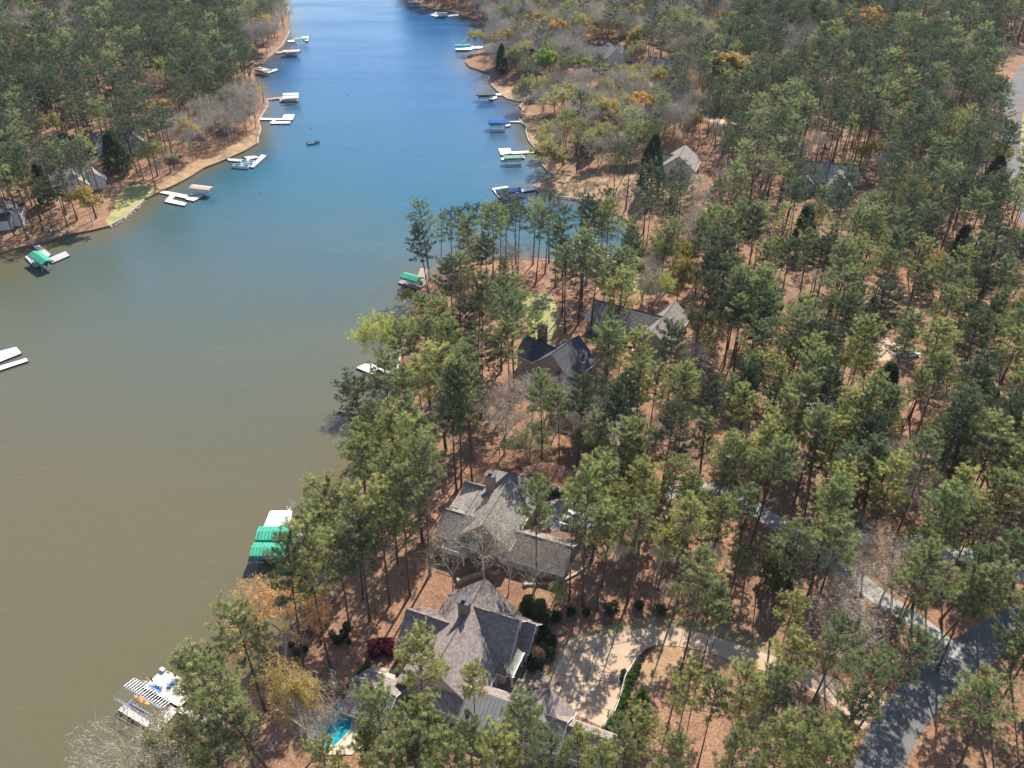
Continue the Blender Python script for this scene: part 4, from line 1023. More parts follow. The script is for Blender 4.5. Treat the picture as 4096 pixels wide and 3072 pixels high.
def rock_mesh(seed):
    r = random.Random(seed); bm = bmesh.new(); bmesh.ops.create_icosphere(bm, subdivisions=1, radius=1.0)
    for v in bm.verts: v.co *= r.uniform(.7, 1.2); v.co.z *= .7
    me = bpy.data.meshes.new('rock'); bm.to_mesh(me); bm.free(); me.materials.append(M['rock']); return me
RK = [rock_mesh(i) for i in range(4)]
def riprap(pts, label):
    g = empty('riprap', (*W(*pts[0]), 0), 0, label, 'rocks'); b = Vector((*W(*pts[0]), 0))
    for q in resample([W(*p) for p in pts], 0.9):
        for k in range(2):
            o = link('rock', RK[rnd.randrange(4)], g); s_ = rnd.uniform(.28, .55)
            o.location = Vector((q.x + rnd.uniform(-.5, .5), q.y + rnd.uniform(-.5, .5), rnd.uniform(.0, .35))) - b; o.scale = (s_, s_ * rnd.uniform(.7, 1.2), s_); o.rotation_euler = (rnd.random(), rnd.random(), rnd.uniform(0, 6))
riprap([(2134,757),(2150,772),(2194,787),(2247,796),(2320,803)], 'pale rocks piled along the edge of the sandy point')
riprap([(445,910),(497,880),(550,834),(575,808)], 'white rocks lining the edge of the left lawn')

# ------------------------------------------------------------------ docks, canopies, boats
def unify(o):
    bm = bmesh.new(); bm.from_mesh(o.data); bmesh.ops.recalc_face_normals(bm, faces=bm.faces); bm.to_mesh(o.data); bm.free(); return o
def dock(label, decks, mat, planks=False, group=None, name='dock'):
    b = W(*decks[0][0]); e = empty(name, (b.x, b.y, 0), 0, label, 'dock', group)
    joined = MB(); fl = MB()
    for qi, q in enumerate(decks):
        p = [W(u, v, .5) - b for u, v in q]
        if len(p) == 4:
            # boards run across the long side
            l1 = (p[1] - p[0]).length; l2 = (p[2] - p[1]).length
            if l2 > l1: p = p[1:] + p[:1]; l1 = l2
            n = max(2, int(l1 / (0.32 if planks else 0.6)))
            zt = .5 + .006 * qi
            for i in range(n):
                t0 = i / n + .012 / l1; t1 = (i + 1) / n - .012 / l1
                q4 = [p[0].lerp(p[1], t0), p[0].lerp(p[1], t1), p[3].lerp(p[2], t1), p[3].lerp(p[2], t0)]
                if planks: m_ = MB(); m_.prism([tuple(x) for x in q4], zt - .05, zt); m_.obj('plank', mat, e)
                else: joined.prism([tuple(x) for x in q4], zt - .05, zt)
            c = sum(p, Vector((0, 0))) / 4
            fl.prism([tuple(c + (x - c) * .97) for x in p], 0.02 - .004 * qi, .44 - .004 * qi)
            for x in p: fl.tube([(*(c + (x - c) * .99), -1.0), (*(c + (x - c) * .99), 0.75)], .07, 5)
    if joined.v: unify(joined.obj('deck', mat, e))
    unify(fl.obj('dock_frame', 'float', e)); return e
def canopy(label, c0, c1, width, mat, z=3.3, rise=.62, open_frame=False, group='boat lift canopies', posts=True, flat=False):
    a = W(*c0, z + rise * .6); b = W(*c1, z + rise * .6); L = (b - a).length; d = (b - a).normalized(); n = Vector((-d.y, d.x)); m_ = (a + b) / 2
    ang = math.atan2(d.y, d.x); e = empty('boat_lift', (m_.x, m_.y, 0), ang, label, 'boat lift', group)
    w = width / 2
    sec = [(-w, 0), (-w * .93, .14), (-w * .06, rise), (w * .06, rise), (w * .93, .14), (w, 0)]
    if flat: sec = [(-w, 0), (-w * .9, .1), (0, .32), (w * .9, .1), (w, 0)]
    if open_frame:
        k = 17
        for i in range(k):
            x = -L / 2 + L * i / (k - 1); r_ = MB(); r_.tube([(x, y, z + q) for y, q in sec], .022, 4); r_.obj('rib', 'galv', e)
        for y, q in ((-w, 0), (w, 0), (0, rise)):
            r_ = MB(); r_.tube([(-L / 2, y, z + q), (L / 2, y, z + q)], .05, 5); r_.obj('rail', 'galv', e)
    else:
        mb = MB(); k = max(7, int(L / .6)); vs = []
        sc = [(-w - .01, -.38)] + sec + [(w + .01, -.38)]
        for i in range(k * 2 + 1):
            x = -L / 2 + L * i / (2 * k); sag = .03 if i % 2 == 0 else -.10
            for j, (y, q) in enumerate(sc):
                dz = sag if 0 < j < len(sc) - 1 else (0.09 if i % 2 else 0)
                vs.append((x, y, z + q + dz))
        m2 = len(sc); fs = [(i * m2 + j, (i + 1) * m2 + j, (i + 1) * m2 + j + 1, i * m2 + j + 1) for i in range(2 * k) for j in range(m2 - 1)]
        for s0, i in ((1, 0), (-1, 2 * k)):   # end valances
            o_ = len(vs)
            for j in range(1, m2 - 1): vs.append((vs[i * m2 + j][0] + s0 * -.02, sc[j][0], z + max(-.38, sc[j][1] - .42)))
            for j in range(1, m2 - 2): fs.append((i * m2 + j, i * m2 + j + 1, o_ + j, o_ + j - 1))
        mb.add(vs, fs); o = mb.obj('canopy', mat, e); sm = o.modifiers.new('thick', 'SOLIDIFY'); sm.thickness = .03
    f = MB()
    for x in (-L * .36, L * .36):
        for y in (-w * .88, w * .88):
            p_ = MB(); p_.box((x, y, (z - .8) / 2), (.11, .11, z + .8), 0); p_.obj('post', 'galv', e)
        f.box((x, 0, .95), (.12, width * .9, .14))
    f.box((0, -w * .88, z - .06), (L * .9, .08, .1)); f.box((0, w * .88, z - .061), (L * .9, .08, .1))
    f.box((0, -w * .35, 1.09), (L * .55, .14, .12)); f.box((0, w * .35, 1.091), (L * .55, .14, .12))
    f.obj('lift_frame', 'galv', e)
    return e, m_, ang
def hull(mb, L, Wd, H, mi=0, deck_mi=1, open_=True):
    """pointed lofted hull lying along x, bow at +x, keel at z 0"""
    S = []
    for t in (0, .15, .35, .55, .75, .9, 1.0):
        w = Wd / 2 * (1 - max(0, (t - .4) / .6) ** 2.2 * .97) * (.92 + .08 * min(1, t * 6)); zb = H * .45 * max(0, t - .6) ** 1.5; zt = H * (1 + .18 * t)
        x = -L / 2 + L * t
        S.append([(x, 0, zb), (x, w * .78, zb + H * .22), (x, w, zt), (x, w * .82, zt), (x, w * .8, zt - H * .35), (x, 0, zt - H * .38), (x, -w * .8, zt - H * .35), (x, -w * .82, zt), (x, -w, zt), (x, -w * .78, zb + H * .22)])
    vs = [p for s_ in S for p in s_]; n = 10; fs = []; 
    for i in range(len(S) - 1):
        for k in range(n): fs.append((i * n + k, i * n + (k + 1) % n, (i + 1) * n + (k + 1) % n, (i + 1) * n + k))
    fs += [tuple(range(n - 1, -1, -1)), tuple((len(S) - 1) * n + k for k in range(n))]
    mb.add(vs, fs)
def ski_boat(x, y, ang, z, label, L=6.2, mat='hull_white', cover='black'):
    e = empty('motorboat', (x, y, z), ang, label, 'motorboat', 'boats on lifts')
    h = MB(); hull(h, L, 2.2, .95); unify(h.obj('hull', mat, e))
    c = MB(); c.prism([(-L * .35, -.75), (L * .22, -.75), (L * .3, 0), (L * .22, .75), (-L * .35, .75)], .98, 1.12); c.obj('boat_cover', cover, e)
    w_ = MB(); w_.tube([(L * .12, -.8, 1.1), (L * .2, -.6, 1.45), (L * .2, .6, 1.45), (L * .12, .8, 1.1)], .03, 4); w_.obj('windscreen', 'glass', e)
    m_ = MB(); m_.box((-L / 2 - .15, 0, .75), (.4, .5, .9)); m_.obj('engine', 'black', e); return e
def pontoon_boat(u, v, u2, v2, label, top=None, seat='vinyl'):
    a = W(u, v, .9); b = W(u2, v2, .9); L = (b - a).length; c = (a + b) / 2; ang = math.atan2((b - a).y, (b - a).x)
    e = empty('pontoon_boat', (c.x, c.y, 0), ang, label, 'pontoon boat', 'pontoon boats')
    for sgn in (-1, 1):
        t = MB(); t.tube([(-L / 2, sgn * .85, .18), (L / 2 - .5, sgn * .85, .18), (L / 2, sgn * .85, .35)], [.3, .3, .08], 8); t.obj('pontoon', 'pontoon', e)
    d = MB(); d.box((0, 0, .58), (L * .96, 2.5, .1)); d.obj('deck', 'dock_grey', e)
    r = MB()
    for x0, x1, y0, y1 in ((-L * .46, L * .46, -1.22, -1.22), (-L * .46, L * .46, 1.22, 1.22), (-L * .46, -L * .46, -1.2, 1.2), (L * .46, L * .46, -1.2, 1.2)):
        r.box(((x0 + x1) / 2, (y0 + y1) / 2, .92), (abs(x1 - x0) + .05, abs(y1 - y0) + .05, .5))
    r.obj('side_panels', 'hull_white', e)
    s_ = MB(); s_.box((-L * .3, .9, .85), (L * .28, .5, .42)); s_.box((-L * .3, -.9, .85), (L * .28, .5, .42)); s_.box((L * .3, .9, .85), (L * .25, .5, .42)); s_.box((L * .3, -.9, .852), (L * .25, .5, .42)); s_.obj('seats', seat, e)
    cs = MB(); cs.box((0, .5, 1.0), (.5, .8, .8)); cs.obj('console', 'hull_white', e)
    mo = MB(); mo.box((-L / 2 - .2, 0, .6), (.4, .45, 1.0)); mo.obj('engine', 'black', e)
    if top:
        t = MB(); t.box((-.3, 0, 2.45), (L * .42, 2.3, .06)); t.obj('bimini_top', top, e)
        p = MB()
        for x in (-L * .2, L * .1):
            for y in (-1.1, 1.1): p.tube([(0, y, 1.1), (x - .2, y, 2.43)], .025, 4)
        p.obj('bimini_frame', 'galv', e)
    return e
def adirondack(u, v, rz, mat, label, z=.51, w3=None):
    p = W(u, v, .8) if w3 is None else w3
    e = empty('chair', (p.x, p.y, z), rz, label, 'chair', None)
    s_ = MB(); s_.add([(-.28, -.05, .38), (.28, -.05, .38), (.28, .5, .28), (-.28, .5, .28), (-.28, -.05, .34), (.28, -.05, .34), (.28, .5, .24), (-.28, .5, .24)], [(0, 1, 2, 3), (7, 6, 5, 4), (0, 4, 5, 1), (1, 5, 6, 2), (2, 6, 7, 3), (3, 7, 4, 0)]); unify(s_.obj('seat', mat, e))
    for k in range(5):
        x = -.24 + k * .12; b = MB(); hgt = .85 + .12 * (1 - abs(k - 2) / 2)
        b.add([(x - .05, .42, .28), (x + .05, .42, .28), (x + .055, .78, hgt + .1), (x - .055, .78, hgt + .1), (x - .05, .45, .26), (x + .05, .45, .26), (x + .055, .81, hgt + .08), (x - .055, .81, hgt + .08)], [(0, 1, 2, 3), (7, 6, 5, 4), (0, 4, 5, 1), (1, 5, 6, 2), (2, 6, 7, 3), (3, 7, 4, 0)]); unify(b.obj('back_slat', mat, e))
    for sx in (-.34, .34):
        a = MB(); a.box((sx, .2, .55), (.12, .72, .035)); a.obj('armrest', mat, e)
        for yy in (-.08, .48): l_ = MB(); l_.box((sx * .94, yy, .27), (.06, .06, .54)); l_.obj('leg', mat, e)
    return e

# near cream dock
D1 = dock('cream boarded U shaped dock with blue chairs at the bottom left', [[(652,2672),(797,2752),(719,2829),(574,2749)], [(719,2829),(745,2842),(629,2930),(600,2912)][:0] or [(682,2822),(716,2840),(632,2928),(600,2909)], [(493,2818),(631,2898),(609,2922),(471,2840)], [(722,2826),(712,2850),(868,2912),(880,2888)]], 'dock_cream', True)
lift1, lm, la = canopy('bare galvanised canopy frame over the slip of the cream dock', (497,2748), (650,2836), 4.3, 'galv', 2.9, .55, True)
def kayak(x, y, z, ang, label, L=3.3):
    e = empty('kayak', (x, y, z), ang, label, 'kayak'); h = MB(); vs = []; n = 8; st = 9
    for i in range(st):
        t = i / (st - 1); w = .44 * math.sin(PI * (.04 + .92 * t)) ** .7; zc = .18 * abs(t - .5) ** 2 * 4
        for k in range(n):
            a = 2 * PI * k / n; vs.append((-L / 2 + L * t, math.cos(a) * w, zc + .2 + math.sin(a) * .17 * (.5 + .5 * math.sin(PI * t))))
    fs = [(i * n + k, i * n + (k + 1) % n, (i + 1) * n + (k + 1) % n, (i + 1) * n + k) for i in range(st - 1) for k in range(n)] + [tuple(range(n - 1, -1, -1)), tuple((st - 1) * n + k for k in range(n))]
    h.add(vs, fs); unify(h.obj('hull', 'kayak', e, True))
    for x0 in (-.75, .55):
        s_ = MB(); s_.box((x0, 0, .385), (.5, .42, .03)); s_.obj('seat_well', simple('seat_well_mat', (.32, .1, .01), .6), e)
        b = MB(); b.box((x0 - .26, 0, .47), (.07, .42, .2)); b.obj('seat_back', 'kayak', e)
    r = MB()
    for k in range(7): r.box((-.1 + (k - 3) * .12, 0, .39), (.03, .36, .03))
    r.obj('deck_ribs', 'kayak', e); return e
kp = W(569, 2806, 1.2); kayak(kp.x, kp.y, 1.15, la, 'orange yellow two seat kayak resting on the lift under the bare frame')
kp = W(803, 2824, .8); kayak(kp.x, kp.y, .55, la + 1.9, 'yellow kayak half hidden by pine branches on the gangway', 1.6)
adirondack(622, 2748, la + 2.4, 'chair_blue', 'blue deck chair nearest the folded umbrella on the cream dock')
adirondack(645, 2756, la + 2.0, 'chair_blue', 'blue deck chair second from the folded umbrella on the cream dock')
adirondack(689, 2729, la - .9, 'chair_blue', 'blue deck chair nearest the pine branches on the cream dock')
adirondack(672, 2744, la - .7, 'chair_blue', 'blue deck chair between the umbrella pair and the branches')
up = W(615, 2740, .5); e = empty('umbrella', (up.x, up.y, .51), 0, 'folded dark patio umbrella standing by the blue chairs', 'umbrella')
m_ = MB(); m_.tube([(0, 0, 0), (0, 0, 2.3)], .03, 5); m_.obj('pole', 'galv', e); m_ = MB(); m_.tube([(0, 0, 1.0), (0, 0, 1.5), (0, 0, 2.2)], [.14, .1, .03], 7); m_.obj('folded_canopy', 'cloth_dark', e)
lp = W(588, 2732, .5); e = empty('dock_ladder', (lp.x, lp.y, .51), la + PI, 'white tube ladder at the lake side of the cream dock', 'ladder')
for y in (-.3, .3):
    m_ = MB(); m_.tube([(-.5, y, .02), (-.4, y, .95), (.15, y, .95), (.25, y, -.6)], .035, 5); m_.obj('handrail', 'trim', e)
for k in range(3): m_ = MB(); m_.box((.22, 0, -.1 - k * .22 + .3), (.1, .6, .04)); m_.obj('step', 'trim', e)
bp = W(650, 2680, .7); m_ = MB(); m_.box((0, 0, .22), (.9, .6, .42)); m_.box((0, 0, .45), (.96, .66, .06)); o = m_.obj('dock_box', 'dock_grey'); o.location = (bp.x, bp.y, .51); o.rotation_euler.z = la; tag(o, 'grey storage box at the far corner of the cream dock', 'dock box')
# white dock with two green canopies
dock('bright white dock platform beside the double green canopies', [[(1080,2042),(1170,2042),(1153,2122),(1048,2122)], [(1150,2100),(1420,2104),(1420,2122),(1146,2122)], [(1197,2122),(1243,2122),(1226,2168),(1178,2168)], [(1050,2150),(1180,2150),(1180,2162),(1046,2162)]], 'dock_white', True)
e, c_, an = canopy('larger green canopy next to the white platform', (1028,2128), (1188,2128), 3.9, 'can_green', 3.0, .6); ski_boat(c_.x, c_.y, an + PI, 1.15, 'motorboat on the lift under the larger green canopy')
e, c_, an = canopy('smaller green canopy on the near side of the white dock', (1006,2192), (1142,2192), 3.7, 'can_green', 3.0, .6); ski_boat(c_.x, c_.y, an + PI, 1.15, 'motorboat on the lift under the smaller green canopy', 5.6)
lp = W(1158, 2042, .5); e = empty('dock_ladder', (lp.x, lp.y, .51), PI / 2, 'white tube ladder at the far corner of the white platform', 'ladder')
for y in (-.3, .3): m_ = MB(); m_.tube([(-.5, y, .02), (-.4, y, 1.0), (.15, y, 1.0), (.25, y, -.6)], .04, 5); m_.obj('handrail', 'trim', e)
for k in range(3): m_ = MB(); m_.box((.22, 0, -.1 - k * .22 + .3), (.1, .6, .04)); m_.obj('step', 'trim', e)
for k, (u, v) in enumerate(((1160,2060),(1156,2073),(1146,2088),(1138,2098))): adirondack(u, v, 1.9 - .2 * k, 'chair_white', ('white chair nearest the ladder on the white platform', 'white chair second from the ladder on the white platform', 'white chair third from the ladder on the white platform', 'white chair beside the larger green canopy')[k])
# small green canopy dock
dock('brown dock with white rim beside the small green canopy on the near point', [[(1593,1130),(1608,1118),(1692,1146),(1680,1160)], [(1684,1070),(1714,1080),(1692,1134),(1662,1120)], [(1684,1136),(1700,1118),(1745,1136),(1728,1152)]], 'dock_brown')
e, c_, an = canopy('small green canopy on the near wooded point', (1612,1094), (1684,1114), 3.5, 'can_green', 3.0, .8); ski_boat(c_.x, c_.y, an + PI, 1.1, 'boat under the small green canopy on the near point')
# others: decks and canopies from the photo
dock('white dock cut by the left edge of the picture', [[(-40,1415),(65,1387),(86,1412),(-40,1462)], [(-60,1482),(105,1432),(113,1443),(-60,1500)]], 'dock_white')
dock('white dock half hidden by pines above the middle house', [[(1425,1470),(1470,1450),(1515,1464),(1500,1500)], [(1500,1470),(1515,1466),(1590,1500),(1580,1512)]], 'dock_white')
dock('grey dock around the green canopy at the left edge shore', [[(129,982),(156,978),(205,1018),(186,1034)], [(190,1034),(262,1004),(279,1022),(208,1052)], [(99,1027),(122,1016),(165,1060),(140,1070)]], 'dock_grey')
e, c_, an = canopy('green canopy on the dock nearest the left edge', (133,1008), (188,1046), 3.8, 'can_green', 2.9, .8); ski_boat(c_.x, c_.y, an + PI, 1.1, 'boat under the green canopy nearest the left edge')
dock('cream dock with a branch and loungers below the left lawn', [[(637,770),(656,762),(765,782),(748,795)], [(740,797),(800,773),(820,779),(775,804)], [(684,776),(706,780),(682,803),(660,801)], [(656,806),(678,794),(748,812),(738,823)]], 'dock_cream')
e, c_, an = canopy('tan canopy at the end of the dock below the left lawn', (766,742), (846,752), 3.6, 'can_tan', 2.7, .6); ski_boat(c_.x, c_.y, an, 1.1, 'boat hanging under the tan canopy off the left lawn', 6.0)
for k, (u, v) in enumerate(((771,778),(779,776),(787,774))): adirondack(u, v, 2.6, 'chair_white', ('white lounger nearest shore on the dock with the tan canopy', 'middle white lounger on the dock with the tan canopy', 'white lounger nearest the tan canopy')[k])
dock('white dock with two pontoon boats moored on the left bank', [[(905,632),(1000,640),(998,650),(912,642)], [(1000,668),(1046,616),(1068,622),(1014,670)], [(975,626),(1018,622),(1040,628),(990,640)]], 'dock_grey')
pontoon_boat(932, 660, 998, 664, 'white pontoon boat moored on the near side of the white left dock', None); pontoon_boat(962, 645, 1016, 648, 'teal seated pontoon boat between the white deck arms', None)
dock('empty white T shaped dock on the left shore', [[(1035,471),(1128,474),(1126,480),(1037,478)], [(1137,458),(1179,458),(1170,480),(1124,479)], [(1081,486),(1161,485),(1161,493),(1080,494)], [(1092,479),(1104,479),(1098,487),(1085,487)]], 'dock_white')
dock('tan dock with two white boat canopies on the left shore', [[(1063,394),(1132,386),(1135,392),(1066,400)], [(1117,394),(1197,390),(1192,404),(1120,407)]], 'dock_brown')
canopy('far white canopy of the pair on the left shore', (1133,375), (1194,373), 3.2, 'can_white', 2.8, .7); canopy('near white canopy of the pair on the left shore', (1131,388), (1194,384), 3.2, 'can_white', 2.8, .7)
dock('white dock under the tan canopy by the far left seawall', [[(1062,283),(1106,273),(1113,281),(1072,293)], [(1020,276),(1040,273),(1074,286),(1062,292)]], 'dock_grey')
canopy('tan canopy by the far left seawall', (1028,270), (1074,281), 4.2, 'can_tan', 2.5, .5); canopy('brown canopy far up the left shore', (1132,203), (1198,201), 4.6, 'can_tan', 2.7, .4)
dock('brown dock far up the left shore', [[(1100,207),(1202,196),(1202,204),(1105,214)]], 'dock_brown'); ww = W(1165, 215, .5); ski_boat(ww.x, ww.y, .1, .2, 'boat below the brown canopy far up the left shore')
dock('white dock beside the furthest green canopy of the left shore', [[(1150,162),(1178,158),(1180,166),(1153,168)], [(1204,147),(1235,145),(1232,164),(1222,164)]], 'dock_white'); canopy('furthest green canopy on the left shore', (1172,154), (1230,150), 3.8, 'can_sage', 2.7, .7)
canopy('dark canopy at the very top of the right shore', (1632,5), (1690,9), 4.2, 'can_black', 2.7, .6); dock('dock under the dark canopy at the top of the right shore', [[(1640,20),(1690,20),(1690,26),(1640,28)]], 'dock_grey')
dock('white dock by the grey canopy near the top of the right shore', [[(1722,60),(1745,48),(1768,50),(1745,66)], [(1790,60),(1835,55),(1835,62),(1792,66)]], 'dock_white'); canopy('grey canopy near the top of the right shore', (1747,50), (1790,50), 3.8, 'can_black', 2.7, .6); ww = W(1775, 64, .5); ski_boat(ww.x, ww.y, 0, .3, 'boat moored by the grey canopy near the top of the right shore')
dock('white dock beside the bright green canopy by the shrubby tip', [[(1822,194),(1890,189),(1890,199),(1824,201)], [(1885,185),(1936,185),(1936,193),(1885,194)]], 'dock_white'); canopy('bright green canopy by the shrubby tip', (1820,178), (1882,178), 3.6, 'can_green', 2.9, .6)
dock('pale gangway to the charcoal canopy', [[(1975,373),(2010,374),(2008,381),(1975,381)], [(1955,392),(1985,384),(1990,392),(1962,400)]], 'dock_cream')
e, c_, an = canopy('charcoal canopy below the red straw slope', (1903,373), (1982,371), 3.8, 'can_black', 3.0, .8); ski_boat(c_.x, c_.y - 1, an, 1.1, 'boat on the lift under the charcoal canopy')
dock('grey gangway and deck beside the blue canopy', [[(2028,488),(2052,484),(2092,482),(2092,489)], [(2020,500),(2040,494),(2042,502),(2024,507)]], 'dock_grey')
e, c_, an = canopy('bright blue canopy on a tall lift off the right shore', (1951,480), (2030,480), 4.8, 'can_blue', 3.3, 1.1); ski_boat(c_.x, c_.y, an, 1.2, 'boat on the lift under the bright blue canopy')
dock('white square dock with gangway beside the sage canopy', [[(1993,594),(2042,592),(2045,612),(2003,620)], [(2040,606),(2152,602),(2152,610),(2045,615)], [(2003,632),(2098,624),(2098,634),(2005,640)]], 'dock_white')
e, c_, an = canopy('sage green canopy by the white square dock', (2013,625), (2094,622), 3.4, 'can_sage', 2.8, .7); ski_boat(c_.x, c_.y - .5, an, 1.1, 'boat on the lift under the sage canopy')
dock('white dock with gangway at the sandy point', [[(1968,754),(1984,750),(2014,786),(1998,793)], [(2040,764),(2148,747),(2153,756),(2060,773)], [(1985,750),(2030,744),(2034,749),(1990,757)]], 'dock_white')
e, c_, an = canopy('far navy canopy of the pair at the sandy point', (1982,762), (2080,752), 3.6, 'can_navy', 2.9, .9); ski_boat(c_.x, c_.y, an, 1.0, 'boat under the far navy canopy')
e, c_, an = canopy('near navy canopy of the pair at the sandy point', (2008,788), (2097,777), 3.6, 'can_navy', 2.9, .9); ski_boat(c_.x, c_.y, an, 1.0, 'boat under the near navy canopy')
dock('white dock in the cove behind the pines', [[(2325,1000),(2410,1020),(2418,1034),(2325,1014)], [(2290,985),(2330,990),(2330,1000),(2290,996)]], 'dock_white')
pontoon_boat(2350, 968, 2400, 965, 'white pontoon boat with blue top in the cove', 'can_blue', 'chair_blue'); pontoon_boat(2372, 990, 2424, 985, 'white pontoon boat nearest the cove footpath', 'can_blue', 'chair_blue'); pontoon_boat(2300, 982, 2345, 982, 'white pontoon boat with green top in the cove', 'can_green')
# fishing boat with a person
fp = W(1254, 570, .5); e = empty('fishing_boat', (fp.x, fp.y, -.15), .55, 'small dark fishing boat alone on the open water', 'fishing boat')
h = MB(); hull(h, 5.2, 1.9, .75); unify(h.obj('hull', 'hull_grey', e)); m_ = MB(); m_.box((-2.75, 0, .8), (.4, .4, .9)); m_.obj('engine', 'black', e); m_ = MB(); m_.box((2.2, 0, 1.0), (.5, .12, .12)); m_.obj('trolling_motor', 'black', e)
for x in (-1.2, .9): m_ = MB(); m_.box((x, 0, .72), (.4, .7, .22)); m_.obj('bench_seat', 'cloth_dark', e)
def person_sit(x, y, z, ang, label, cloth='cloth_dark'):
    me = bpy.data.meshes.new('body'); V_ = [(0,0,0),(0,0,.25),(0,0,.5),(0,0,.62),(0,.02,.78),(.2,0,.5),(.3,.1,.25),(.28,.32,.2),(-.2,0,.5),(-.3,.1,.25),(-.26,.32,.2),(.1,0,0),(.14,.42,.02),(.14,.46,-.4),(-.1,0,0),(-.14,.42,.02),(-.14,.46,-.4)]
    E_ = [(0,1),(1,2),(2,3),(3,4),(2,5),(5,6),(6,7),(2,8),(8,9),(9,10),(0,11),(11,12),(12,13),(0,14),(14,15),(15,16)]
    me.from_pydata(V_, E_, []); me.materials.append(M[cloth]); o = link('person', me); o.modifiers.new('s', 'SKIN')
    R_ = [.15,.15,.16,.06,.1,.07,.05,.04,.07,.05,.04,.1,.08,.05,.1,.08,.05]
    for i, r in enumerate(R_): me.skin_vertices[0].data[i].radius = (r, r)
    me.skin_vertices[0].data[0].use_root = True
    o.modifiers.new('d', 'SUBSURF').levels = 1; o.location = (x, y, z); o.rotation_euler.z = ang
    hd = MB(); hd.tube([(0, .03, .7), (0, .03, .78), (0, .03, .88), (0, .03, .94)], [.05, .1, .1, .04], 8); link('head', hd.mesh('head', 'skin', True), o)
    ht = MB(); ht.tube([(0, .03, .86), (0, .03, .9), (0, .03, .98)], [.17, .12, .07], 8); link('hat', ht.mesh('hat', 'cloth_dark', True), o)
    return tag(o, label, 'person')
person_sit(fp.x + .6, fp.y + .45, .72, .55 - PI / 2, 'person in dark clothes and a hat seated in the fishing boat')
for u, v, l in ((1391,376,'orange buoy floating in the middle of the far channel'),(1243,510,'dark orange buoy floating just beyond the fishing boat'),(1650,60,'orange buoy near the top of the lake'),(1044,770,'orange buoy floating off the dock with the tan canopy')):
    p = W(u, v, .2); m_ = MB(); m_.tube([(0, 0, -.25), (0, 0, -.1), (0, 0, .15), (0, 0, .35), (0, 0, .42)], [.1, .33, .36, .2, .05], 9); o = m_.obj('buoy', 'buoy', None, True); o.location = (p.x, p.y, .05); tag(o, l, 'buoy')
for k, (u, v) in enumerate(((208,924),(222,922),(240,918))): g = G(u, v); adirondack(0, 0, PI * .8, 'chair_white', ('white chair nearest the left edge on the left shore', 'middle of the three white chairs on the left shore', 'white chair furthest right of the three on the left shore')[k], g.z, g.xy)

